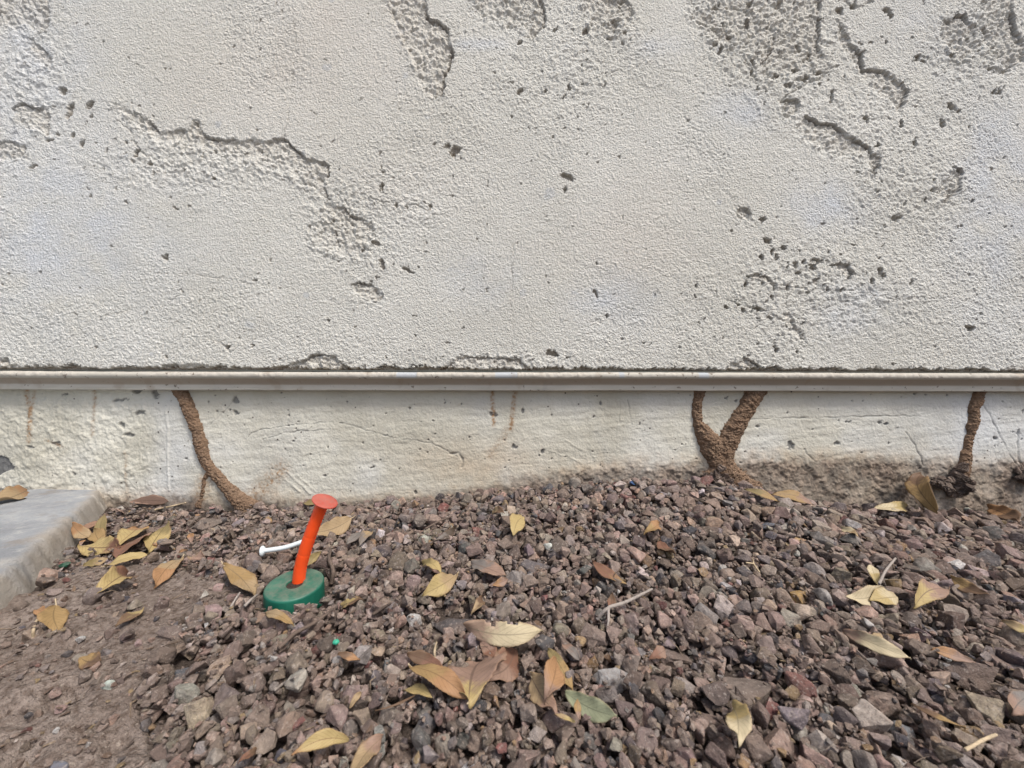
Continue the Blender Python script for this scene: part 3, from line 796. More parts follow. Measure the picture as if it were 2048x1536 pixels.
SZz = zt * fall + (-0.012) * (1 - fall) + fall * 0.0010 * fbm(SXx, SYy, 0.03, 4, 6) + (1 - fall) * 0.0045 * fbm(T + U * 2, U * 3 + T, 0.009, 5, 8)
SZz -= 0.0022 * np.exp(-np.maximum(U, 0) / 0.02)
keep = SYy < 0.021
SYy = np.minimum(SYy, 0.0225)
edge = np.clip(sstep(0.018, -0.002, U + 0.012 * fbm(SXx, SYy, 0.02, 4, 2)), 0, 1)
spl = sstep(0.25, 0.5, fbm(SXx, SYy, 0.012, 4, 5)) * sstep(0.10, 0.02, T) * sstep(0.03, 0.0, U) * .9
me = mesh_from('pavement', np.stack([SXx, SYy, SZz], -1).reshape(-1, 3), grid_faces(*T.shape), M_SLAB, dict(edge=edge, splash=spl))
tag(link('pavement', me), 'corner of a grey concrete slab meeting the foundation', kind='structure')

# ------------------------------------------------------------------ height map for dropping stones
HR = 0.0012
HX0, HX1, HY0, HY1 = -1.05, 1.05, -0.66, 0.024
hx = np.arange(HX0, HX1, HR)
hy = np.arange(HY0, HY1, HR)
HXX, HYY = np.meshgrid(hx, hy)


def bilin(gx, gy, G, x, y):
    i = np.clip(np.searchsorted(gx, x) - 1, 0, len(gx) - 2)
    j = np.clip(np.searchsorted(gy, y) - 1, 0, len(gy) - 2)
    fx = (x - gx[i]) / (gx[i + 1] - gx[i])
    fy = (y - gy[j]) / (gy[j + 1] - gy[j])
    return (G[j, i] * (1 - fx) + G[j, i + 1] * fx) * (1 - fy) + (G[j + 1, i] * (1 - fx) + G[j + 1, i + 1] * fx) * fy


HM = bilin(gx, gy, GZ, HXX, HYY)
SURF = surf0(HXX, HYY)
sd = (HXX - e0[0]) * en[0] + (HYY - e0[1]) * en[1]
HM = np.where(sd > -0.008, np.maximum(HM, 0.0225 * sstep(-0.0125, 0.004, sd)), HM)


def hsample(x, y):
    i = int(np.clip((x - HX0) / HR, 0, len(hx) - 1))
    j = int(np.clip((y - HY0) / HR, 0, len(hy) - 1))
    return HM[j, i]


def hit(px, py, off=0.0, yback=0.0):
    """where the sight line of a photo pixel meets the piled surface"""
    d = ray(px, py)
    d = d / np.linalg.norm(d)
    t = 0.08
    while t < 1.6:
        p = CP + d * t
        if p[1] > YF - 0.004 + yback:
            return p
        if HX0 < p[0] < HX1 and HY0 < p[1] and p[2] < hsample(p[0], p[1]) + off:
            return p
        t += 0.0008
    return CP + d * 0.5


# ------------------------------------------------------------------ stones
def ico(sub):
    import bmesh
    bm_ = bmesh.new()
    bmesh.ops.create_icosphere(bm_, subdivisions=sub, radius=1.0)
    bm_.verts.ensure_lookup_table()
    v = np.array([q.co[:] for q in bm_.verts])
    f = np.array([[q.index for q in p.verts] for p in bm_.faces])
    bm_.free()
    return v, f


ICO3 = ico(3)


def stone_shape(level, seed, bev=0.13, pts=None):
    """crushed stone: the hull of a few random points, its edges chipped and worn. level 0 coarse .. 3 fine"""
    import bmesh
    r = np.random.default_rng(seed)
    n = pts or int(r.integers(9, 15))
    P = r.normal(size=(n, 3))
    P /= np.linalg.norm(P, axis=1)[:, None]
    P *= r.uniform(.82, 1.0, n)[:, None]
    bm_ = bmesh.new()
    for p in P:
        bm_.verts.new(p)
    bmesh.ops.convex_hull(bm_, input=bm_.verts[:])
    for v in [v for v in bm_.verts if not v.link_faces]:
        bm_.verts.remove(v)
    bmesh.ops.dissolve_limit(bm_, angle_limit=math.radians(14), verts=bm_.verts[:], edges=bm_.edges[:])
    if level > 0:
        bmesh.ops.bevel(bm_, geom=bm_.edges[:] + bm_.verts[:], offset=bev, segments=1 if level < 2 else 2, profile=.5, affect='EDGES', clamp_overlap=True)
    bmesh.ops.triangulate(bm_, faces=bm_.faces[:])
    for _ in range(max(level - 1, 0) + (1 if level == 3 else 0)):
        bmesh.ops.subdivide_edges(bm_, edges=[e for e in bm_.edges if e.calc_length() > (.34 if level < 3 else .16)], cuts=1, use_grid_fill=True)
        bmesh.ops.triangulate(bm_, faces=bm_.faces[:])
    bm_.verts.ensure_lookup_table()
    bm_.verts.index_update()
    p = np.array([q.co[:] for q in bm_.verts])
    f = np.array([[q.index for q in g.verts] for g in bm_.faces])
    bm_.free()
    if level > 1:
        nz = .03 if level == 2 else .035
        for k in range(5):
            w = r.normal(size=3) * (3 + 2.5 * k)
            p = p * (1 + nz / (1 + .5 * k) * np.sin(p @ w + r.uniform(0, 6)))[:, None]
    p -= (p.max(0) + p.min(0)) / 2
    p /= np.abs(p).max(0)
    return p, f


BASES = {s: [stone_shape(s, 100 * s + i) for i in range(60)] for s in (0, 1, 2, 3)}


def rotm(a, b, c):
    return np.array(Matrix.Rotation(a, 3, 'Z') @ Matrix.Rotation(b, 3, 'X') @ Matrix.Rotation(c, 3, 'Y'))


PAL = [((0.255, 0.198, 0.166), 30), ((0.325, 0.250, 0.208), 26), ((0.190, 0.142, 0.117), 16), ((0.40, 0.30, 0.248), 12), ((0.40, 0.27, 0.215), 6), ((0.225, 0.200, 0.195), 8),
       ((0.095, 0.095, 0.105), 5), ((0.45, 0.385, 0.345), 7), ((0.40, 0.365, 0.335), 3), ((0.55, 0.53, 0.51), 1.0), ((0.21, 0.09, 0.08), 1.6), ((0.36, 0.24, 0.13), 1.5)]
pw = np.array([p[1] for p in PAL])
pw = pw / pw.sum()
Vs, Fs, Cs = [], [], []
voff = 0


def drop(x, y, ax, ay, az, yaw, base, tilt, sink=0.3, fixed_z=None, limit=None):
    """settle a stone on the height map; returns z of the centre and its world points"""
    Rm = rotm(yaw, *tilt)
    P = (base * np.array([ax, ay, az])) @ Rm.T
    ex = np.abs(P).max(0)
    i0 = int((x - ex[0] * .8 - HX0) / HR); i1 = int((x + ex[0] * .8 - HX0) / HR) + 1
    j0 = int((y - ex[1] * .8 - HY0) / HR); j1 = int((y + ex[1] * .8 - HY0) / HR) + 1
    i0 = max(i0, 0); j0 = max(j0, 0)
    sub = HM[j0:j1, i0:i1]
    if sub.size == 0:
        return None
    qx = (HXX[j0:j1, i0:i1] - x) / ex[0]
    qy = (HYY[j0:j1, i0:i1] - y) / ex[1]
    q = qx * qx + qy * qy
    dome = np.sqrt(np.clip(1 - q, 0, 1)) * ex[2]
    m = q < 0.8
    if not m.any():
        return None
    zc = np.quantile((sub + dome * 0.9)[m], 0.72) - sink * ex[2] if fixed_z is None else fixed_z
    if limit is not None and zc > SURF[min(int((y - HY0) / HR), len(hy) - 1), min(int((x - HX0) / HR), len(hx) - 1)] + limit + .35 * ex[2]:
        return None
    HM[j0:j1, i0:i1] = np.maximum(sub, np.where(q < 1, zc + dome * 0.88, -9))
    return zc, P + np.array([x, y, zc])


KEEP = []       # (x, y, r): no loose gravel centred here
# -- cap position
CAPD = ray(591, 1163)
cap_c = CP + CAPD * ((0.0135 - CP[2]) / CAPD[2])
KEEP.append((cap_c[0], cap_c[1], 0.0265))

# -- stones one can point at
NS = [
    (828, 1226, 34, 34, (0.62, 0.61, 0.59), 'chalky white jagged stone right of the green ring'),
    (912, 1236, 96, 30, (0.115, 0.105, 0.105), 'long flat charcoal stone left of the big torn leaf'),
    (933, 1512, 42, 44, (0.66, 0.645, 0.66), 'bright white angular stone at the bottom edge'),
    (1222, 1345, 78, 54, (0.40, 0.39, 0.385), 'large rounded pale grey stone right of the upright orange leaf'),
    (1481, 972, 18, 22, (0.55, 0.53, 0.53), 'small white pebble under the forked mud tube'),
    (1450, 1136, 32, 42, (0.46, 0.44, 0.41), 'speckled white granite chip with dark spots'),
    (1588, 1271, 38, 22, (0.50, 0.52, 0.54), 'flat bluish white stone in the middle of the right gravel'),
    (1068, 1130, 64, 34, (0.15, 0.135, 0.14), 'dark glittering grey stone above the reddish brown leaf'),
    (634, 1283, 38, 34, (0.17, 0.075, 0.07), 'maroon smooth stone beside the tiny green bead'),
    (340, 1245, 54, 34, (0.21, 0.165, 0.145), 'pitted oval brown stone lying on bare soil'),
    (368, 1327, 58, 26, (0.105, 0.115, 0.13), 'flat slate blue stone at the edge of the bare soil'),
    (411, 1046, 44, 36, (0.20, 0.165, 0.14), 'squarish grey brown stone below the left mud tube'),
    (1008, 1355, 48, 40, (0.30, 0.245, 0.20), 'tan lumpy stone between the brown leaves'),
    (1165, 1510, 50, 42, (0.40, 0.36, 0.35), 'pale pinkish block stone at the bottom centre'),
    (1812, 1445, 46, 62, (0.30, 0.31, 0.32), 'upright light grey wedge stone at lower right'),
    (1802, 1500, 36, 44, (0.52, 0.48, 0.46), 'pinkish white split stone below the grey wedge stone'),
    (583, 1068, 28, 34, (0.52, 0.42, 0.36), 'pinkish white chip just left of the orange stake'),
    (850, 1432, 42, 64, (0.17, 0.165, 0.175), 'tall slate grey pointed stone below the golden leaf'),
    (771, 1318, 30, 46, (0.28, 0.285, 0.285), 'oblong grey green pebble right of the maroon stone'),
    (1600, 1185, 34, 34, (0.42, 0.27, 0.11), 'ochre yellow crumbly stone in the right gravel'),
    (352, 1368, 17, 17, (0.60, 0.62, 0.64), 'tiny white stone at the soil edge near the slate blue stone'),
    (1500, 1368, 118, 40, (0.215, 0.175, 0.15), 'long curved brown stone like a root at lower right'),
    (735, 1240, 36, 28, (0.44, 0.41, 0.36), 'cream topped block stone right of the green ring'),
    (1345, 1302, 84, 40, (0.23, 0.175, 0.15), 'long brown stone right of the large pale grey stone'),
    (700, 1358, 40, 26, (0.36, 0.35, 0.35), 'light grey stone left of the red brown leaf'),
    (1120, 1415, 46, 38, (0.17, 0.10, 0.115), 'purple brown crystalline stone between the upright leaves'),
    (1545, 1045, 40, 22, (0.17, 0.19, 0.23), 'blue grey speckled stone below the orange leaf at the wall'),
    (1415, 1420, 62, 46, (0.25, 0.185, 0.155), 'reddish brown stone left of the small pale yellow leaf'),
    (1770, 1385, 70, 62, (0.235, 0.18, 0.15), 'big rounded brown stone above the grey wedge stone'),
    (1955, 1385, 66, 54, (0.255, 0.20, 0.17), 'big reddish brown stone near the right edge'),
    (1940, 1330, 110, 70, (0.19, 0.145, 0.125), 'largest dark brown boulder stone at the right edge'),
    (1330, 1025, 40, 34, (0.25, 0.215, 0.185), 'rough sandy brown stone near the wall in the middle'),
    (1240, 1285, 4, 4, (0.2, 0.2, 0.2), ''),
    (165, 1330, 26, 30, (0.27, 0.225, 0.195), 'grey brown pebble resting on the bare soil by a dry leaf'),
    (160, 1292, 38, 20, (0.32, 0.28, 0.23), 'cream brick shaped chip half sunk in the bare soil'),
    (162, 1262, 18, 14, (0.50, 0.50, 0.49), 'small whitish stone on the bare soil'),
    (108, 1508, 46, 30, (0.19, 0.20, 0.24), 'flat blue grey stone in the bottom left soil'),
    (186, 1178, 28, 40, (0.22, 0.18, 0.165), 'upright wedge stone left of the two-tone leaf'),
    (466, 1180, 34, 32, (0.27, 0.175, 0.155), 'reddish stone tucked under the golden leaf'),
    (1265, 968, 12, 9, (0.03, 0.06, 0.14), ''),
]
for n_, (a, b, w, h, c, lab) in enumerate(NS):
    if not lab:
        continue
    p = hit(a, b + h * 0.15, 0.009)
    dist = (p[1] - CP[1])
    ax = w / 2 * dist / FPX
    el = math.atan2(CP[2] - p[2], dist)
    vert = h / 2 * dist / FPX * math.cos(el)
    az = min(vert * 0.95, ax * 0.9) if h < w * 1.2 else vert * 0.95
    ay = max(min((vert - az * math.cos(el) * .6) / max(math.sin(el), .3), ax * 1.1), ax * 0.55)
    y = min(p[1] + ay * .3, YF - ay - .002)
    SH = stone_shape(3, 900 + n_, .14 if 'round' in lab or 'oval' in lab else .06, 16 if 'round' in lab else None)
    r_ = drop(p[0], y, ax, ay, az, random.uniform(-.25, .25), SH[0], (random.uniform(-.12, .12), random.uniform(-.12, .12)), fixed_z=None, sink=0.15)
    zc, P = r_
    KEEP.append((p[0], y, ax * 0.85))
    base_p = np.array([p[0], y, zc])
    me = mesh_from('stone', P - base_p, SH[1], M_STONE, smooth=False, colors=np.tile(np.array(c), (len(P), 1)))
    o = link('stone', me)
    o.location = base_p
    tag(o, lab, 'stone', 'larger stones lying in the gravel')

# -- loose gravel
KA = np.array(KEEP)


def blocked(x, y, r):
    return bool(((KA[:, 0] - x) ** 2 + (KA[:, 1] - y) ** 2 < (KA[:, 2] + r * .8) ** 2).any())


def add_stone(x, y, a, col, sub, flat=None, sink=.3, lim=.0045):
    global voff
    b, bf = BASES[sub][RNG.integers(60)]
    ry, rz = RNG.uniform(.62, 1.0), RNG.uniform(.55, .92)
    if flat:
        ry, rz = RNG.uniform(.45, .8), flat
    res = drop(x, y, a, a * ry, a * rz, RNG.uniform(0, 6.28), b, (RNG.normal() * .5, RNG.normal() * .5), sink, limit=lim)
    if res is None:
        return
    P = res[1]
    Vs.append(P)
    Fs.append(bf + voff)
    Cs.append(np.tile(col, (len(P), 1)))
    voff += len(P)


N1 = 38000
cnt = 0
for it in range(N1):
    # more of the tries in the part the photo sees
    if it % 5 < 3:
        y = -0.55 + RNG.uniform(0.12, 0.575)
        x = RNG.uniform(-1, 1) * (abs(y + .55) * 1.45 + .03)
    else:
        x, y = RNG.uniform(-.62, 1.02), RNG.uniform(-0.64, .015)
    px, py = to_px(x, y, 0.0)
    inview = y > -.45 and -120 < px < 2170 and py < 1640
    s_ = (x - e0[0]) * en[0] + (y - e0[1]) * en[1]
    if s_ > -0.014:
        continue
    b = float(bare_mask(px, py, x, y)) if y > -.53 else 0
    if x < -.28 and y < -.5: b = 1
    lf = sstep(620, 380, px) * sstep(1180, 1100, py)          # finer litter at upper left
    if RNG.random() < b * (0.975 if py > 1250 else .93) or (lf > .5 and RNG.random() < .35):
        continue
    a = float(np.clip(np.exp(RNG.normal(math.log(0.0043), 0.40)), .0018, .0098))
    a *= 1 + .22 * float(sstep(1100, 1900, px)) - .25 * float(lf)
    if b > .3: a *= .8
    a *= float(np.interp(y, [-.42, -.08], [.66, 1.0]))
    if y + a > YF - .003 or blocked(x, y, a):
        continue
    col = np.array(PAL[RNG.choice(len(PAL), p=pw)][0]) * RNG.uniform(.52, 1.32) * (1 + RNG.normal(size=3) * .04)
    if not inview:
        sub = 0
    else:
        sub = 3 if (a / max(y + .55, .1) > .026) else 2 if (a / max(y + .55, .1) > .010) else 1
    add_stone(x, y, a, col, sub, flat=(RNG.uniform(.16, .3) if (lf > .4 and RNG.random() < .6) else None), sink=.45 if b > .3 else .3)
    cnt += 1
# grit between and on top
for it in range(14000):
    y = -0.55 + RNG.uniform(0.14, 0.57)
    x = RNG.uniform(-1, 1) * (abs(y + .55) * 1.40 + .02)
    s_ = (x - e0[0]) * en[0] + (y - e0[1]) * en[1]
    if s_ > -0.011 and RNG.random() > .01:
        continue
    a = float(np.clip(np.exp(RNG.normal(math.log(0.0014), .4)), .0006, .003))
    if y + a > YF - .003 or blocked(x, y, -.004):
        continue
    if y > -.53 and RNG.random() < .8 * float(bare_mask(*to_px(x, y, 0.0), x, y)):
        continue
    col = np.array(PAL[RNG.choice(len(PAL), p=pw)][0]) * RNG.uniform(.6, 1.2)
    add_stone(x, y, a, col, 0, sink=.2, lim=.007)
me = mesh_from('gravel', np.vstack(Vs), np.vstack(Fs), M_STONE, colors=np.vstack(Cs), smooth=False)
tag(link('gravel', me), 'reddish brown crushed gravel banked against the foundation', 'gravel', kind='stuff')
print('gravel stones', cnt, 'verts', voff)

# fine plant litter: bits of stem and leaf crumbs
lv, lf_, lc, lo = [], [], [], 0
for it in range(1500):
    y = -0.55 + RNG.uniform(0.16, 0.565)
    x = RNG.uniform(-1, 1) * (abs(y + .55) * 1.40 + .02)
    if (x - e0[0]) * en[0] + (y - e0[1]) * en[1] > -.012:
        continue
    px, py = to_px(x, y, 0.0)
    if px > 700 and RNG.random() < .5:
        continue
    z = hsample(x, y) + .0008
    th = RNG.uniform(0, 3.14)
    if it % 5 < 2:
        L_, w_ = RNG.uniform(.004, .014), RNG.uniform(.0002, .0005)
        cc = np.array([(.33, .25, .17), (.12, .085, .06), (.22, .17, .13)][RNG.integers(3)])
    else:
        L_, w_ = RNG.uniform(.0015, .0045), RNG.uniform(.0008, .0022)
        cc = np.array([(.15, .10, .07), (.25, .17, .11), (.10, .075, .06), (.30, .22, .12)][RNG.integers(4)])
    dv = np.array([math.cos(th), math.sin(th), RNG.normal() * .25])
    nv = np.array([-math.sin(th), math.cos(th), RNG.normal() * .4])
    c_ = np.array([x, y, z])
    bend = np.array([0, 0, RNG.uniform(0, .12) * L_]) + nv * L_ * RNG.normal() * .12
    up_ = np.array([0, 0, min(w_, .0004)])
    for q_ in (-1, 0, 1):
        m_ = c_ + dv * L_ * q_ / 2 + (bend if q_ == 0 else 0)
        ww = w_ * (.4 if q_ else 1)
        lv += [m_ - nv * ww, m_ + up_, m_ + nv * ww, m_ - up_]
        lc += [cc] * 4
    for q_ in (0, 4):
        for k_ in range(4):
            lf_.append([lo + q_ + k_, lo + q_ + (k_ + 1) % 4, lo + q_ + 4 + (k_ + 1) % 4, lo + q_ + 4 + k_])
    lo += 12
lv = np.array(lv)
lv[:, 1] = np.minimum(lv[:, 1], YF - .003)
tag(link('plant_litter', mesh_from('plant_litter', lv, np.array(lf_), M_STONE, smooth=False, colors=np.array(lc))), 'fine dry stem bits and leaf crumbs among the gravel', 'litter', kind='stuff')

# ------------------------------------------------------------------ mud tubes
def mud(name_, chains, label, pad=0.006, lump=0.0016):
    """chains: lists of (px, py, width px) on the foundation face"""
    segs = []
    for ch in chains:
        P = [on_wall(a, b, YF) for a, b, w in ch]
        R = [w * .44 * PF for a, b, w in ch]
        segs.append((P, R))
    allp = np.array([p for s in segs for p in s[0]])
    x0, x1 = allp[:, 0].min() - .03, allp[:, 0].max() + .03
    z0, z1 = allp[:, 1].min() - .012, min(allp[:, 1].max(), 0.172) + .002
    gx_ = np.arange(x0, x1, .0007)
    gz_ = np.arange(z0, z1, .0007)
    A, B = np.meshgrid(gx_, gz_)
    wa = A + .0015 * fbm(A, B, .007, 4, 4) + .0006 * vn(A, B, .002, 5)
    wb = B + .0015 * fbm(A, B, .007, 4, 7)
    h = np.full(A.shape, -1.0)
    for P, R in segs:
        d, par = seg_dist(wa, wb, P)
        r = np.interp(par, np.arange(len(R)), R) * (1 + .13 * fbm(par * .01 + A * 0, B, .012, 3, 8))
        q = 1 - (d / r) ** 2
        hh = np.where(q > 0, np.sqrt(np.maximum(q, 0)) * np.minimum(r, .012) * .95, q * .004)
        h = np.maximum(h, hh)
    h = np.where(h > 0, h * .85, h)
    h2 = h + (h > -.002) * (lump * .7 * fbm(A, B, .004, 3, 6) + lump * .5 * fbm(A, B, .011, 2, 2) + .0009 * vn(A, B, .0017, 9) + .0007 * vn(A, B, .0011, 12))
    hp = np.maximum(h2, -0.004)
    Vv = np.stack([A, YF - hp, B], -1).reshape(-1, 3)
    Fq = grid_faces(*A.shape)
    kv = (h2 > -.0012).ravel()
    Fq = Fq[kv[Fq].any(1)]
    used = np.unique(Fq)
    rm = np.full(len(Vv), -1)
    rm[used] = np.arange(len(used))
    c = Vv[used].mean(0)
    me_ = mesh_from(name_, Vv[used] - c, rm[Fq], M_MUD)
    o_ = link(name_, me_)
    o_.location = c
    return tag(o_, label, 'mud tube', 'mud tubes climbing the foundation')


mud('mud_tube', [[(358, 776, 30), (372, 800, 30), (384, 830, 28), (396, 862, 27), (403, 892, 29), (412, 922, 25), (432, 950, 26), (455, 975, 28), (478, 998, 36), (498, 1018, 56)],
                 [(418, 945, 12), (408, 958, 9), (408, 975, 8), (403, 995, 9), (398, 1010, 14)]], 'long thin brown mud tube curving down the left side of the foundation')
mud('mud_tube', [[(1400, 776, 26), (1395, 800, 23), (1393, 825, 22), (1396, 848, 22), (1410, 872, 44), (1425, 895, 58), (1440, 920, 60), (1454, 950, 60), (1462, 975, 96)],
                 [(1512, 776, 46), (1505, 795, 42), (1488, 825, 38), (1470, 855, 44), (1456, 880, 48), (1448, 910, 44)], [(1400, 870, 26), (1420, 878, 40)], [(1432, 958, 60), (1458, 972, 90), (1490, 985, 70)]],
    'thick forked brown mud tube shaped like a Y', lump=.003)
mud('mud_tube', [[(1960, 776, 24), (1953, 800, 24), (1946, 815, 20), (1945, 840, 25), (1940, 865, 18), (1937, 880, 19), (1932, 905, 21), (1928, 930, 27), (1924, 945, 30)]],
    'thin straight brown mud tube at the far right')

# debris clump under the right tube
def clump(px, py, w, label):
    c = np.array([*on_wall(px, py, YF)])
    rr = np.random.default_rng(int(px))
    vs, fs, cs, off = [], [], [], 0
    for k in range(26):
        s = rr.uniform(.25, .6) * w / 2 * PF
        ctr = np.array([c[0] + rr.normal() * w * .22 * PF, YF - .003 - abs(rr.normal()) * .004, c[1] + rr.normal() * w * .20 * PF])
        p, f = BASES[3][rr.integers(60)]
        p = p * s * np.array([1, .7, .8])
        p = p * (1 + .12 * np.sin(p @ rr.normal(size=3) * 2500)[:, None])
        p = p @ rotm(rr.uniform(0, 6), rr.uniform(0, 6), 0).T + ctr
        vs.append(p); fs.append(f + off); off += len(p)
        cs.append(np.tile(np.array([.165, .125, .10]) * rr.uniform(.5, 1.5), (len(p), 1)))
    P = np.vstack(vs)
    m0 = np.array([c[0], YF, c[1]])
    o = link('dirt_clod', mesh_from('dirt_clod', P - m0, np.vstack(fs), M_STONE, smooth=False, colors=np.vstack(cs)))
    o.location = m0
    tag(o, label, 'dirt clod', 'crumbly clods stuck to the foundation')


clump(1905, 966, 60, 'crumbly dark dirt clod below the right mud tube')
clump(2046, 952, 38, 'dark dirt clod on the foundation cut by the right edge')
clump(1428, 955, 50, 'dark crumbly dirt at the foot of the forked mud tube')

# ------------------------------------------------------------------ the orange stake in its green ring, white nail
def plastic(name, col, col2, dust, rough=.45):
    k = NT(name, rough, .45)
    a = k.mix(k.ramp(k.noise(60, 4), .4, .65), col, col2)
    d = k.ramp(k.noise(150, 6, .8), .34, .74)
    geo = k.n('ShaderNodeNewGeometry')
    sx = k.n('ShaderNodeSeparateXYZ')
    k.l(geo.outputs['Normal'], sx.inputs[0])
    upm = k.ramp(sx.outputs['Z'], .55, .9)
    df = k.math('MULTIPLY', k.math('MULTIPLY', d, upm), dust)
    a = k.mix(df, a, (.25, .205, .17))
    rg = k.math('ADD', k.math('MULTIPLY', df, .4), rough, True)
    return k.out(a, k.bump(k.noise(420, 3), .0002, .6), rg)


M_ORANGE = plastic('orange_plastic', (0.90, 0.085, 0.014), (0.95, 0.10, 0.020), .10, .38)
M_ORDISC = plastic('faded_orange_plastic', (0.40, 0.058, 0.036), (0.46, 0.10, 0.07), .55, .7)
M_GREEN = plastic('green_plastic', (0.007, 0.105, 0.068), (0.018, 0.150, 0.098), .62, .45)
M_WHITE = plastic('white_plastic', (0.62, 0.68, 0.70), (0.68, 0.74, 0.76), .15, .4)
M_BEAD = plastic('bead_plastic', (0.03, 0.33, 0.20), (0.05, 0.38, 0.25), .2, .4)


def lathe(prof_, n=72, xf=None):
    pr = np.array(prof_)
    th = np.linspace(0, 2 * math.pi, n, endpoint=False)
    Vv = np.stack([pr[:, 0, None] * np.cos(th), pr[:, 0, None] * np.sin(th), np.repeat(pr[:, 1, None], n, 1)], -1)
    i = np.arange(len(pr) * n).reshape(len(pr), n)
    j = np.roll(i, -1, 1)
    Fq = np.stack([i[:-1], j[:-1], j[1:], i[1:]], -1).reshape(-1, 4)
    return Vv.reshape(-1, 3), Fq


ring = empty('marker_ring', cap_c - np.array([0, 0, .022]))
tag(ring, 'dusty green plastic ring half buried in the gravel', 'plastic ring')
R0 = 0.0222
hh = .022
pr = [(.0062, 0), (.0062, hh - .0007), (.0068, hh - .0001), (.0078, hh)] + [(r, hh) for r in np.linspace(.010, R0 - .004, 7)] + \
     [(R0 - .0016, hh - .0001), (R0 - .0008, hh - .0005), (R0 - .0002, hh - .0012), (R0, hh - .0022), (R0 + .0001, hh - .010), (R0 + .0002, 0)]
Vv, Fq = lathe(pr, 96)
rg_o = link('ring_body', mesh_from('ring_body', Vv, Fq, M_GREEN), ring)
ring.rotation_euler = (math.radians(7), math.radians(2), 0)
# dark disc closing the hole near its top, in place of shade
Vp, Fp = lathe([(.0001, hh - .0012), (.0063, hh - .0014)], 24)
link('hole_shade_disc', mesh_from('hole_shade_disc', Vp, Fp, M_SOIL, dict(dark=np.ones(len(Vp)))), ring)


def tube_along(pts, rad, n=28, ribs=None, caps=True):
    """smooth tube through 3-D points (Catmull-Rom), returns verts and quads"""
    P = np.array(pts, float)
    m = 90
    t = np.linspace(0, len(P) - 1, m)
    Q = np.vstack([2 * P[0] - P[1], P, 2 * P[-1] - P[-2]])
    k = np.minimum(t.astype(int), len(P) - 2)
    f = (t - k)[:, None]
    a, b, c, d = Q[k], Q[k + 1], Q[k + 2], Q[k + 3]
    C = .5 * (2 * b + (c - a) * f + (2 * a - 5 * b + 4 * c - d) * f ** 2 + (3 * b - a - 3 * c + d) * f ** 3)
    rr = np.interp(t, np.arange(len(P)), rad if hasattr(rad, '__len__') else [rad] * len(P))
    T_ = np.gradient(C, axis=0)
    T_ /= np.linalg.norm(T_, axis=1)[:, None]
    up = np.array([0.3, 1, .1])
    A_ = np.cross(T_, up)
    A_ /= np.linalg.norm(A_, axis=1)[:, None]
    B_ = np.cross(T_, A_)
    th = np.linspace(0, 2 * math.pi, n, endpoint=False)
    if ribs is not None:
        rr = rr * ribs(t / (len(P) - 1))
    Vv_ = C[:, None] + rr[:, None, None] * (np.cos(th)[None, :, None] * A_[:, None] + np.sin(th)[None, :, None] * B_[:, None])
    Vv_ = Vv_.reshape(-1, 3)
    i = np.arange(m * n).reshape(m, n)
    j = np.roll(i, -1, 1)
    Fq_ = np.stack([i[:-1], j[:-1], j[1:], i[1:]], -1).reshape(-1, 4)
    if caps:
        Vv_ = np.vstack([Vv_, C[:1], C[-1:]])
        c0, c1 = m * n, m * n + 1
        Fq_ = np.vstack([Fq_, np.stack([np.full(n, c0), j[0], i[0], i[0]], -1)[:0]])
        tri = [[c0, int(j[0, q]), int(i[0, q])] for q in range(n)] + [[c1, int(i[-1, q]), int(j[-1, q])] for q in range(n)]
        return Vv_, Fq_, tri, C, T_
    return Vv_, Fq_, [], C, T_


def mesh_mixed(name, Vv_, quads, tris, mat, smooth=True):
    me_ = bpy.data.meshes.new(name)
    me_.from_pydata([tuple(v) for v in Vv_], [], [tuple(q) for q in quads] + [tuple(q) for q in tris])
    me_.polygons.foreach_set('use_smooth', [smooth] * len(me_.polygons))
    me_.update()
    me_.materials.append(mat)
    return me_


def at_y(px, py, y):
    d = ray(px, py)
    return CP + d * ((y - CP[1]) / d[1])


y0 = cap_c[1]
st_pts = [at_y(597, 1188, y0 + .003), at_y(597, 1168, y0 + .003), at_y(601, 1135, y0 + .002), at_y(611, 1098, y0 + .001), at_y(625, 1058, y0), at_y(640, 1020, y0 - .001), at_y(649, 1003, y0 - .002)]
dst = y0 - CP[1]
rs = 11.8 * dst / FPX
Vv, Fq, tr, C, T_ = tube_along(st_pts, [rs * 1.0, rs * 1.02, rs, rs, rs * .98, rs * .92, rs * .88], 36,
                               ribs=lambda t: 1 + .035 * np.sign(np.sin(t * 300)) * ((t > .36) & (t < .72)) + .0 * t)
stake = empty('marker_stake', st_pts[0])
tag(stake, 'bent bright orange plastic stake with a flat round head standing in the green ring', 'marker stake')
link('shaft', mesh_mixed('shaft', Vv - st_pts[0], Fq, tr, M_ORANGE), stake)
# head: thin slightly domed disc
ctr = np.array(at_y(650, 1002, y0 - .002))
Rd = 25.0 * dst / FPX
pr = [(.0001, .0011), (Rd * .5, .0010), (Rd * .85, .0006), (Rd * .97, .0003), (Rd, -.0001), (Rd * .985, -.0007), (Rd * .6, -.0007), (.0001, -.0007)]
Vh, Fh = lathe(pr, 72)
vd = (CP - ctr) / np.linalg.norm(CP - ctr)
q_ax = Vector((0.44, -0.10, 0.89)).normalized()
qr = np.array(Vector((0, 0, 1)).rotation_difference(q_ax).to_matrix())
Vh = Vh @ qr.T + ctr - st_pts[0]
link('head', mesh_from('head', Vh, Fh, M_ORDISC), stake)
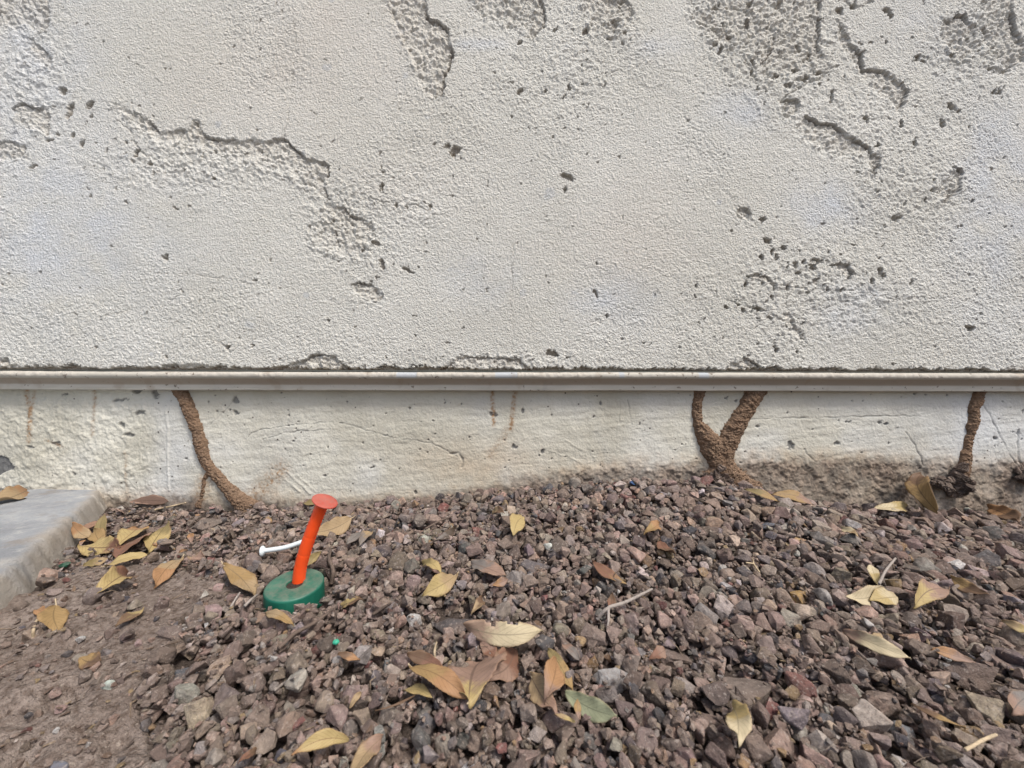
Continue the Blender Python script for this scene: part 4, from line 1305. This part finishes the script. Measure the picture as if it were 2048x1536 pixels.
# moulding seam with small teeth down both sides of the shaft
tv = np.array([.0, 0, 0])
for sgn in (-1, 1):
    sv, sf = [], []
    Aq = np.cross(T_, np.array([0, 1, 0])); Aq /= np.linalg.norm(Aq, axis=1)[:, None]
    for q_ in range(8, 84):
        c_ = C[q_] + sgn * Aq[q_] * rs * (.97 + (.10 if q_ % 3 == 0 else .03))
        for dy in (-.0004, .0004):
            sv.append(c_ + np.array([0, dy, 0]) - st_pts[0])
            sv.append(C[q_] + sgn * Aq[q_] * rs * .8 + np.array([0, dy, 0]) - st_pts[0])
    for q_ in range(75):
        a_ = q_ * 4
        sf += [[a_, a_ + 2, a_ + 6, a_ + 4], [a_, a_ + 4, a_ + 5, a_ + 1], [a_ + 2, a_ + 3, a_ + 7, a_ + 6]]
    link('seam', mesh_from('seam', np.array(sv), np.array(sf), M_ORANGE, smooth=False), stake)

# white nail
p0 = hit(526, 1102, .004); p1 = at_y(610, 1082, p0[1] + .004); pm = at_y(570, 1095, p0[1] + .002)
nail = empty('plastic_nail', p0)
tag(nail, 'small white plastic nail lying behind the orange stake', 'nail')
dn = p0[1] - CP[1]
rn = 4.6 * dn / FPX
Vv, Fq, tr, C, T_ = tube_along([p0, pm, p1], rn, 16)
link('shank', mesh_mixed('shank', Vv - p0, Fq, tr, M_WHITE), nail)
rh = 10.5 * dn / FPX
Vh, Fh = lathe([(.0001, 0), (rh * .9, .0001), (rh, .0007), (rh * .8, .0019), (rn, .0032)], 32)
ax_ = Vector(T_[0]).normalized()
Vh = Vh @ np.array(Vector((0, 0, 1)).rotation_difference(ax_).to_matrix()).T + (C[0] - np.array(ax_) * .0012) - p0
link('nail_head', mesh_from('nail_head', Vh, Fh, M_WHITE), nail)

pb = hit(672, 1284, .0035)
o = link('plastic_bead', mesh_from('plastic_bead', ICO3[0] * np.array([1.1, 1, .85]) * 5.8 * (pb[1] + .55) / FPX * (1 + .08 * np.sin(ICO3[0][:, :1] * 7)), ICO3[1], M_BEAD))
o.location = pb
tag(o, 'tiny round green plastic bead beside the maroon stone', 'bead')
pb = hit(1265, 966, .002)
M_BLUE = plastic('blue_plastic', (0.02, 0.06, 0.16), (.03, .08, .2), .3, .4)
o = link('plastic_scrap', mesh_from('plastic_scrap', BASES[3][5][0] * np.array([6, 4, 4]) * (pb[1] + .55) / FPX, BASES[3][5][1], M_BLUE))
o.location = pb
tag(o, 'tiny dark blue plastic scrap against the foundation', 'plastic scrap')
pb = hit(128, 1130, .002)
o = link('plastic_scrap', mesh_from('plastic_scrap', BASES[3][9][0] * np.array([11, 6, 5]) * (pb[1] + .55) / FPX, BASES[3][9][1], plastic('dark_green_scrap', (.012, .06, .035), (.02, .08, .05), .4, .5)))
o.location = pb
tag(o, 'small dark green scrap at the slab edge beside the leaf pile', 'plastic scrap')

# ------------------------------------------------------------------ twigs
def mat_twig(name, c):
    k = NT(name, .85, .2)
    a = k.mix(k.noise(240, 4, .7), tuple(x * .45 for x in c), tuple(min(x * 1.4, 1) for x in c))
    return k.out(a, k.bump(k.noise(500, 4), .0005, 1))


TW = {'dark': mat_twig('dark_bark', (.14, .105, .085)), 'grey': mat_twig('grey_bark', (.33, .29, .26)), 'pale': mat_twig('pale_stem', (.50, .40, .27))}


def twig(paths, mat, label):
    """paths: list of [(px, py, radius px, lift mm)...]; the first is the main stem, the rest side shoots"""
    root = None
    for i_, ch in enumerate(paths):
        P = [hit(a, b, l * .001) for a, b, r, l in ch]
        R = [r * (p[1] + .55) / FPX for p, (a, b, r, l) in zip(P, ch)]
        P = [p + np.random.default_rng(int(ch[0][0] + k)).normal(size=3) * .0003 for k, p in enumerate(P)]
        Vv, Fq, tr, C, _ = tube_along(P, R, 9)
        Vv = Vv + .12 * np.mean(R) * np.sin(Vv * 2600 + 1)
        org = P[0] if root is None else np.array(root.location)
        me_ = mesh_mixed('twig' if root is None else 'side_shoot', Vv - org, Fq, tr, TW[mat])
        if root is None:
            root = link('twig', me_)
            root.location = org
            tag(root, label, 'twig', 'dry twigs lying on the gravel')
        else:
            link('side_shoot', me_, root)


twig([[(1195, 1238, 4, 3), (1216, 1217, 3.5, 5), (1250, 1205, 3, 6), (1280, 1192, 2.6, 6), (1305, 1178, 2, 7)], [(1216, 1217, 3, 5), (1217, 1240, 2.4, 4), (1214, 1262, 1.8, 3)]], 'grey', 'forked grey twig right of the reddish brown leaf')
twig([[(558, 1296, 4, 4), (590, 1268, 4.2, 5), (620, 1250, 3.4, 6), (650, 1232, 3, 5), (668, 1217, 2.4, 4)], [(590, 1268, 2.6, 5), (575, 1290, 2.2, 3), (560, 1305, 1.8, 3)]], 'dark', 'long dark twig in front of the green ring')
twig([[(747, 1228, 3.6, 4), (765, 1216, 3, 5), (782, 1206, 2.2, 5)]], 'dark', 'short dark twig right of the cream topped stone')
twig([[(662, 1168, 4.4, 3), (667, 1140, 3.6, 5), (658, 1117, 3.4, 5), (661, 1100, 2.6, 4)]], 'dark', 'bent dark twig just right of the orange stake')
twig([[(1758, 1168, 2.4, 5), (1774, 1142, 2.2, 7), (1791, 1117, 1.8, 8)]], 'grey', 'thin grey stick leaning beside the narrow pale leaf')
twig([[(1520, 1145, 1.6, 4), (1507, 1128, 1.8, 5), (1505, 1116, 1.4, 6)], [(1507, 1128, 1.5, 5), (1492, 1126, 1.4, 5)]], 'pale', 'tiny pale Y shaped stem in the right gravel')
twig([[(63, 1275, 2.6, 1), (68, 1255, 2.4, 2), (75, 1240, 2, 2)]], 'pale', 'short pale stem on the bare soil left of the golden leaf')
twig([[(462, 1214, 2.4, 2), (470, 1200, 2, 4), (479, 1186, 1.8, 5)]], 'grey', 'thin grey stalk under the golden leaf left of the ring')
twig([[(490, 1212, 3, 2), (502, 1200, 2.6, 4), (514, 1190, 2, 5)]], 'grey', 'short grey stalk touching the left of the green ring')
twig([[(870, 1318, 2.4, 3), (869, 1300, 2.2, 5), (872, 1284, 1.6, 6)]], 'pale', 'short pale upright stem above the red brown leaf')
twig([[(550, 1378, 3, 3), (568, 1367, 2.8, 4), (588, 1355, 2, 4)]], 'grey', 'short grey twig below the maroon stone')
twig([[(1930, 1500, 3, 3), (1970, 1480, 3, 4), (1990, 1465, 2.4, 4)]], 'pale', 'brownish stem in the bottom right gravel')
twig([[(1700, 1035, 1.6, 3), (1740, 1050, 1.6, 4), (1785, 1062, 1.2, 4)]], 'dark', 'hair thin dark root by the wall at right')
twig([[(850, 1058, 1.8, 4), (880, 1042, 1.8, 6), (905, 1032, 1.4, 6)]], 'dark', 'thin dark twig by the wall right of the stake')
twig([[(310, 1020, 1.6, 2), (345, 1012, 1.6, 4), (372, 1006, 1.2, 4)]], 'pale', 'fine pale stem by the wall near the pink brown leaf')

# ------------------------------------------------------------------ leaves
_lm = {}


def leafmat(c1, c2, cut):
    key = (c1, c2, cut)
    if key in _lm:
        return _lm[key]
    k = NT('dry_leaf', .62, .3)
    uv = k.coord('UV')
    sp = k.n('ShaderNodeSeparateXYZ')
    k.l(uv, sp.inputs[0])
    u, v = sp.outputs[0], sp.outputs[1]
    n = k.noise(110, 4, .6)
    f = k.math('ADD', u, k.math('MULTIPLY', k.math('SUBTRACT', n, .5), .8))
    a = k.mix(k.ramp(f, max(cut - .10, 0), min(cut + .10, 1)), c1, c2)
    av = k.math('ABSOLUTE', k.math('SUBTRACT', v, .5))
    ph = k.math('SUBTRACT', k.math('MULTIPLY', u, 62), k.math('MULTIPLY', av, 34))
    vein = k.ramp(k.math('SINE', ph, 0), .80, .98)
    rib = k.ramp(av, .015, .035, (1, 1, 1), (0, 0, 0))
    vv = k.math('MAXIMUM', k.math('MULTIPLY', vein, .38), k.math('MULTIPLY', rib, .75))
    dk = tuple(x * .50 for x in c2)
    a = k.mix(vv, a, dk)
    a = k.mix(k.math('MULTIPLY', k.ramp(k.noise(420, 3, .7), .60, .70), .5), a, tuple(x * .45 for x in c2))
    edgem = k.ramp(av, .40, .5)
    a = k.mix(k.math('MULTIPLY', edgem, .35), a, (.20, .11, .05))
    b = k.bump(vv, .0006, -1.0)
    b = k.bump(n, .0012, .6, b)
    k.out(a, b)
    _lm[key] = k.m
    return k.m


YEL, GOL, ORA, TAN, BRN, RED, PNK, CRM, OLV, GRN, GRY, DRK = (
    (.36, .275, .125), (.27, .18, .08), (.30, .17, .085), (.31, .225, .13), (.13, .08, .05), (.175, .09, .06), (.25, .165, .125), (.45, .38, .25), (.20, .155, .07), (.25, .265, .17), (.17, .15, .135), (.07, .05, .035))


def leaf(b_, t_, w, c1, c2, cut, label, face=.35, lift=4, fold=.25, curl=.12, tipup=0, wide=.5, stem=0, torn=False, roll=0, seed=None):
    sd_ = seed if seed is not None else int(abs(b_[0]) * 3 + abs(b_[1]) * 7)
    r = np.random.default_rng(sd_)
    lift = lift * .7
    P0 = hit(b_[0], b_[1], lift * .001)
    P1 = hit(t_[0], t_[1], (lift + tipup) * .001)
    mid = (P0 + P1) / 2
    # keep both ends at a believable depth from each other
    dA = P1 - P0
    L = np.linalg.norm(dA)
    pxl = math.hypot(t_[0] - b_[0], t_[1] - b_[1])
    vis = pxl * (mid[1] + .55) / FPX
    if L > 1.9 * vis:
        yy = (P0[1] + P1[1]) / 2
        P0 = at_y(b_[0], b_[1], yy + (P0[1] - yy) * .5)
        P1 = at_y(t_[0], t_[1], yy + (P1[1] - yy) * .5)
        dA = P1 - P0
        L = np.linalg.norm(dA)
        mid = (P0 + P1) / 2
    A_ = dA / L
    toc = (CP - mid) / np.linalg.norm(CP - mid)
    n0 = (1 - face) * np.array([0, 0, 1.0]) + face * toc
    n0 -= A_ * (n0 @ A_)
    n0 /= np.linalg.norm(n0)
    Wd = np.cross(n0, A_)
    if roll:
        ca, sa = math.cos(roll), math.sin(roll)
        Wd, n0 = Wd * ca + n0 * sa, n0 * ca - Wd * sa
    dist = mid[1] + .55
    vis_f = max(abs(n0 @ toc), .42)
    wd = min(.86 * w / 2 * dist / FPX / vis_f, L * (.36 if wide == .4 else .27 if torn else .215))
    NU, NV = 56, 9
    u = np.linspace(0, 1, NU)
    v = np.linspace(-1, 1, NV)
    prof_ = (np.sin(np.pi * np.clip(u, 0, 1) ** (1.0 + (.5 - wide) * .9)) ** .78)
    prof_ = prof_ * wd
    tooth = (u * 17 + r.uniform()) % 1.0
    U_, V_ = np.meshgrid(u, v, indexing='ij')
    PW = np.repeat(prof_[:, None], NV, 1)
    asym = 1 + .08 * np.sign(V_) * r.uniform(-1, 1)
    edge_ = np.abs(V_) ** 6
    off = V_ * PW * asym * (1 - .075 * edge_ * tooth[:, None])
    off += .10 * wd * np.sin(U_ * 9 + r.uniform(0, 6)) * edge_ * np.sign(V_)
    hgt = np.abs(V_) ** 1.3 * PW * fold + L * curl * (np.sin(U_ * np.pi) * r.uniform(.5, 1.0)) * (1 if r.random() < .7 else -.5)
    hgt += wd * r.uniform(.25, .6) * np.sin(U_ * r.uniform(2, 4) + r.uniform(0, 6)) * V_
    hgt += wd * .10 * np.sin(U_ * 22 + np.sign(V_) * 1.2) * np.abs(V_) ** 2
    side = L * r.uniform(.02, .10) * np.sin(U_ * np.pi) * r.choice([-1, 1])
    off = off + side
    Pt = P0 + U_[..., None] * dA + off[..., None] * Wd + hgt[..., None] * n0
    flat = Pt.reshape(-1, 3)
    # settle: raise if it is buried
    hs = np.array([hsample(q[0], q[1]) for q in flat[::3]])
    pen = np.quantile(hs - flat[::3, 2], .92)
    if pen > 0:
        flat = flat + np.array([0, 0, min(pen, .010) * .9])
    lim = flat[:, 1].max() - (YF - .004)
    if lim > 0:
        flat[:, 1] = np.minimum(flat[:, 1], YF - .004)
    Fq = grid_faces(NU, NV)
    if torn:
        fc = flat[Fq].mean(1)
        uc = (np.arange(NU - 1)[:, None] + .5 + np.zeros((1, NV - 1))).ravel() / NU
        vc = (np.zeros((NU - 1, 1)) + np.arange(NV - 1)[None]).ravel()
        bad = ((np.abs(uc - .38) < .03) & (vc > 5)) | ((np.abs(uc - .33) < .05) & (vc > 6)) | ((np.abs(uc - .62) < .06) & (vc > 6))
        Fq = Fq[~bad]
    o_c = flat.mean(0)
    me_ = mesh_from('fallen_leaf', flat - o_c, Fq, leafmat(c1, c2, cut))
    uvl = me_.uv_layers.new(name='leaf_uv')
    UVv = np.stack([U_.ravel(), (V_.ravel() + 1) / 2], -1)
    uvl.data.foreach_set('uv', UVv[Fq.ravel()].astype(np.float32).ravel())
    o_ = link('fallen_leaf', me_)
    o_.location = o_c
    sm = o_.modifiers.new('thickness', 'SOLIDIFY')
    sm.thickness = .00028
    tag(o_, label, 'leaf', 'fallen leaves on the ground')
    if stem:
        base = flat.reshape(NU, NV, 3)[0, NV // 2] - o_c
        sdv = -A_ * stem * dist / FPX
        pts_ = [base + A_ * .002, base + sdv * .5 + np.array([0, 0, .0005]), base + sdv + np.array([0, 0, .0015])]
        Vv, Fq2, tr, _, _ = tube_along(pts_, [.00055, .00045, .0005], 6)
        link('leaf_stalk', mesh_mixed('leaf_stalk', Vv, Fq2, tr, TW['pale']), o_)
    return o_


leaf((54, 984), (-22, 1014), 20, ORA, TAN, .3, 'orange tan leaf lying on the grey concrete slab', lift=1, curl=.03, fold=.12)
leaf((262, 1003), (338, 1002), 20, PNK, PNK, .5, 'pink brown leaf lying against the foundation beside the slab corner', face=.9, lift=6, fold=.1)
leaf((145, 1051), (184, 1080), 17, ORA, TAN, .4, 'small orange tan leaf overhanging the slab edge', face=.6, lift=6)
leaf((206, 1092), (208, 1030), 17, DRK, OLV, .4, 'dark olive leaf standing on edge behind the leaf pile', face=1, lift=8, tipup=5)
leaf((207, 1093), (190, 1060), 30, GOL, GOL, .5, 'broad golden leaf behind the brown tipped leaf of the pile', face=.8, lift=7, tipup=3)
leaf((160, 1096), (240, 1094), 25, YEL, RED, .72, 'yellow leaf with reddish brown end in the pile by the slab', face=.6, lift=6)
leaf((232, 1093), (277, 1057), 20, YEL, ORA, .62, 'narrow yellow leaf with orange tip in the pile by the slab', face=.6, lift=6)
leaf((236, 1113), (286, 1072), 22, RED, PNK, .5, 'dull reddish brown leaf in the pile by the slab', face=.6, lift=5)
leaf((296, 1107), (334, 1050), 32, YEL, OLV, .72, 'wide yellow green leaf standing up right of the pile', face=.8, lift=6, tipup=3)
leaf((210, 1133), (294, 1110), 28, YEL, YEL, .5, 'large serrated yellow leaf at the front of the pile', face=.6, lift=5, stem=6)
leaf((166, 1134), (216, 1120), 16, OLV, TAN, .5, 'olive brown leaf partly under the front yellow leaf', face=.4, lift=3)
leaf((362, 1118), (309, 1173), 22, TAN, ORA, .5, 'orange yellow leaf slanting on soil left of the mulch', face=.6, lift=3, stem=12)
leaf((193, 1199), (253, 1158), 28, YEL, RED, .62, 'folded yellow and rusty brown leaf on the bare soil', face=.6, lift=3, fold=.5)
leaf((112, 1213), (121, 1270), 30, GOL, GOL, .5, 'golden brown pointed leaf on bare soil below the slab', face=.7, lift=3, stem=14)
leaf((230, 1253), (284, 1220), 22, BRN, YEL, .55, 'brown and yellow leaf lying on the bare soil', face=.6, lift=3)
leaf((70, 1221), (90, 1230), 11, ORA, ORA, .5, 'tiny orange leaf fragment left of the golden brown leaf', face=.5, lift=2)
leaf((447, 1130), (508, 1192), 30, GOL, TAN, .6, 'serrated golden leaf on a reddish stone left of the green ring', face=.7, lift=6, stem=10)
leaf((160, 1316), (203, 1322), 20, GOL, BRN, .5, 'dark golden leaf scrap behind the grey brown pebble', face=.5, lift=3)
leaf((378, 1068), (383, 1088), 13, ORA, PNK, .5, 'small orange seed husk standing in the litter', face=.8, lift=4, fold=.5)
leaf((358, 1104), (376, 1100), 14, ORA, BRN, .5, 'small brown orange seed husk beside the slanting leaf', face=.6, lift=4, fold=.5)
leaf((382, 1128), (410, 1125), 13, TAN, PNK, .5, 'small tan leaf fragment above the bare soil', face=.5, lift=3)
leaf((170, 1080), (160, 1092), 12, ORA, PNK, .5, 'small orange leaf fragment left of the pile', face=.6, lift=5)
leaf((608, 1009), (650, 1002), 15, OLV, OLV, .5, 'olive leaf by the wall behind the orange head', face=.8, lift=5)
leaf((704, 1049), (628, 1080), 32, TAN, TAN, .5, 'large tan leaf behind the orange stake', face=.6, lift=6, stem=8)
leaf((612, 1137), (642, 1105), 26, YEL, YEL, .5, 'short yellow leaf just behind the green ring', face=.7, lift=5)
leaf((684, 1213), (724, 1199), 17, YEL, BRN, .6, 'small olive yellow leaf right of the green ring', face=.6, lift=4)
leaf((532, 1228), (586, 1251), 14, TAN, GOL, .5, 'narrow tan leaf in front of the green ring', face=.5, lift=5)
leaf((912, 1150), (844, 1190), 34, TAN, YEL, .5, 'clean tan yellow leaf in the middle of the gravel', face=.7, lift=7, stem=8)
leaf((845, 1127), (880, 1146), 15, OLV, YEL, .4, 'small olive yellow leaf behind the clean tan yellow leaf', face=.6, lift=5)
leaf((943, 1127), (1012, 1152), 28, GRY, PNK, .5, 'faded grey pink leaf below the bright yellow leaf', face=.5, lift=5)
leaf((1027, 1072), (1048, 1034), 30, YEL, YEL, .5, 'short bright yellow leaf in the middle gravel', face=.8, lift=6, wide=.6)
leaf((984, 1172), (1016, 1158), 26, ORA, PNK, .5, 'broken orange brown leaf scrap in the middle gravel', face=.6, lift=5)
leaf((1184, 1126), (1254, 1174), 24, RED, GOL, .75, 'reddish brown leaf with yellow tip above the forked twig', face=.6, lift=6)
leaf((930, 1252), (1086, 1262), 52, (.36, .25, .185), CRM, .36, 'largest leaf, torn and pinkish tan, in the lower middle', face=.8, lift=15, torn=True, fold=.12, curl=.05)
leaf((960, 1285), (994, 1328), 26, PNK, RED, .5, 'pinkish leaf tucked under the largest torn leaf', face=.4, lift=1, curl=.02)
leaf((1030, 1298), (982, 1352), 30, RED, PNK, .5, 'brick brown folded leaf below the largest torn leaf', face=.6, lift=6, fold=.35)
leaf((821, 1334), (935, 1396), 42, GOL, ORA, .5, 'golden brown serrated leaf crossing the broad pink leaf', face=.7, lift=10, stem=6)
leaf((937, 1406), (965, 1322), 62, YEL, PNK, .25, 'broad pinkish brown leaf with toothed edge', face=.8, lift=7, wide=.4, stem=10)
leaf((808, 1381), (864, 1396), 20, YEL, YEL, .5, 'pale yellow leaf under the golden brown serrated leaf', face=.5, lift=4)
leaf((814, 1308), (886, 1336), 24, BRN, RED, .5, 'dull red brown leaf above the golden brown serrated leaf', face=.5, lift=6)
leaf((676, 1308), (720, 1322), 15, BRN, ORA, .5, 'small curled orange brown leaf below the green bead', face=.5, lift=5)
leaf((1092, 1402), (1112, 1318), 38, PNK, ORA, .35, 'upright orange leaf with pink edge beside the purple stone', face=.9, lift=9, tipup=4, stem=0)
leaf((1144, 1388), (1096, 1304), 28, GOL, OLV, .6, 'brown olive leaf behind the upright orange leaf', face=.7, lift=6, tipup=3)
leaf((1062, 1368), (1108, 1442), 36, TAN, PNK, .72, 'tan leaf with brown tip left of the purple stone', face=.7, lift=8, stem=6)
leaf((1130, 1388), (1234, 1437), 40, GRN, GRN, .5, 'pale grey green leaf at lower middle', face=.7, lift=9, stem=0)
leaf((1155, 1398), (1160, 1440), 22, GOL, PNK, .7, 'small golden leaf lying on the grey green leaf', face=.8, lift=15, fold=.3)
leaf((1108, 1429), (1150, 1444), 11, TAN, YEL, .5, 'thin curled gold leaf below the purple stone', face=.5, lift=6)
leaf((698, 1480), (582, 1510), 28, YEL, ORA, .8, 'yellow leaf with orange brown tip at bottom left of centre', face=.6, lift=10)
leaf((764, 1474), (708, 1548), 52, PNK, TAN, .35, 'large tan leaf cut by the bottom edge', face=.7, lift=9)
leaf((722, 1384), (700, 1418), 24, TAN, TAN, .5, 'small ochre leaf scrap below the long grey twig', face=.6, lift=6)
leaf((750, 1422), (830, 1390), 4, BRN, BRN, .5, 'thin dark leaf edge poking from the gravel', face=.5, lift=5)
leaf((1488, 978), (1558, 1004), 17, OLV, GOL, .5, 'olive leaf arched beside the wall below the forked mud tube', face=.8, lift=6, curl=.2)
leaf((1542, 988), (1628, 1010), 22, GOL, PNK, .6, 'orange brown leaf against the dirty foundation', face=.8, lift=6)
leaf((1750, 1018), (1812, 1013), 15, CRM, YEL, .5, 'slim pale yellow leaf at the foot of the foundation', face=.8, lift=5)
leaf((1875, 1024), (1842, 948), 24, GOL, BRN, .6, 'upright brown leaf leaning on the foundation at right', face=1, lift=5, fold=.3)
leaf((1848, 1025), (1838, 962), 18, DRK, DRK, .5, 'dark leaf-shaped shadow behind the upright brown leaf', face=1, lift=4, fold=.2)  # dark leaf shape standing in for the upright leaf's shadow
leaf((1975, 1014), (2035, 1042), 17, ORA, BRN, .5, 'orange brown leaf by the wall at the right edge', face=.7, lift=5)
leaf((1742, 1130), (1758, 1172), 16, CRM, YEL, .5, 'narrow pale leaf standing beside the grey stick', face=.8, lift=7)
leaf((1692, 1204), (1768, 1184), 21, CRM, CRM, .5, 'cream leaf with fine veins in the right gravel', face=.8, lift=8, fold=.3)
leaf((1794, 1194), (1738, 1200), 18, CRM, YEL, .5, 'pale yellow leaf partly under the cream leaf', face=.5, lift=5)
leaf((1828, 1213), (1896, 1179), 23, YEL, PNK, .5, 'pink edged yellow leaf right of the cream leaf', face=.8, lift=7, wide=.4)
leaf((1902, 1160), (1978, 1196), 20, GOL, BRN, .5, 'dark golden leaf near the right edge behind a stone', face=.5, lift=5)
leaf((1686, 1262), (1822, 1318), 32, PNK, CRM, .32, 'long pale leaf with pink end in the right gravel', face=.6, lift=8)
leaf((1742, 1290), (1762, 1268), 18, TAN, TAN, .5, 'small tan leaf scrap behind the long pale leaf', face=.7, lift=8)
leaf((1862, 1298), (1952, 1326), 17, ORA, PNK, .5, 'slim orange brown leaf beside the large dark boulder stone', face=.5, lift=6)
leaf((2004, 1240), (2070, 1266), 22, TAN, YEL, .5, 'tan yellow leaf cut by the right edge', face=.6, lift=6)
leaf((1466, 1416), (1476, 1482), 30, YEL, CRM, .5, 'small pale yellow green leaf in the lower right gravel', face=.8, lift=8, stem=10)
leaf((1822, 1408), (1932, 1457), 13, BRN, GOL, .5, 'narrow curled brown leaf edge beside the grey wedge stone', face=.4, lift=7)
leaf((944, 1228), (964, 1195), 20, TAN, BRN, .5, 'curled light brown leaf above the largest torn leaf', face=.7, lift=6, fold=.5)
leaf((868, 1088), (910, 1062), 16, GRY, DRK, .5, 'dark decayed leaf in the upper middle gravel', face=.6, lift=5)
leaf((692, 1086), (722, 1062), 20, GRY, GRY, .5, 'grey skeleton leaf right of the orange stake', face=.6, lift=5)
leaf((718, 1090), (745, 1064), 14, GRY, TAN, .5, 'grey tan curled leaf beside the skeleton leaf', face=.6, lift=5, fold=.5)
leaf((2024, 1424), (2062, 1388), 32, PNK, GRY, .5, 'dull pink leaf at the right edge near the bottom', face=.7, lift=7)
leaf((1218, 1218), (1224, 1186), 15, RED, BRN, .5, 'small red brown leaf behind the forked twig', face=.8, lift=5)
leaf((1683, 1056), (1712, 1070), 14, CRM, TAN, .5, 'tiny cream leaf chip near the wall at right', face=.6, lift=5)
leaf((1290, 1068), (1318, 1048), 20, GOL, ORA, .5, 'small ochre leaf scrap in the middle gravel below the wall', face=.6, lift=6)
leaf((1320, 1090), (1350, 1118), 14, RED, BRN, .5, 'maroon leaf scrap right of the ochre leaf scrap', face=.6, lift=4)
leaf((478, 1525), (512, 1500), 16, RED, BRN, .5, 'dark red leaf scrap at the bottom left of the gravel', face=.6, lift=6)
leaf((985, 1028), (1008, 1026), 10, TAN, BRN, .5, 'small curled brown leaf left of the bright yellow leaf', face=.6, lift=6, fold=.5)
leaf((1160, 1320), (1125, 1290), 40, GRY, PNK, .55, 'crumpled grey pink leaf above the upright orange leaf', face=.5, lift=5, fold=.15)
leaf((1300, 1320), (1330, 1300), 22, RED, PNK, .5, 'small rust coloured leaf scrap right of the long brown stone', face=.6, lift=7)
# round seed cap
ps = hit(180, 1051, .006)
Vh, Fh = lathe([(.0001, .0006), (.6, .0005), (.8, .0012), (1, .0008), (1.02, .0), (.9, -.0015), (.0001, -.002)], 40)
k_ = 12.5 * (ps[1] + .55) / FPX
Vh[:, :2] *= k_
Vh = Vh @ np.array(Vector((0, 0, 1)).rotation_difference(Vector((-.1, -.35, 1)).normalized()).to_matrix()).T
o = link('seed_cap', mesh_from('seed_cap', Vh, Fh, mat_twig('seed_brown', (.26, .16, .11))))
o.location = ps
tag(o, 'round brown seed cap between the leaf pile and the slab', 'seed cap')
print('done')
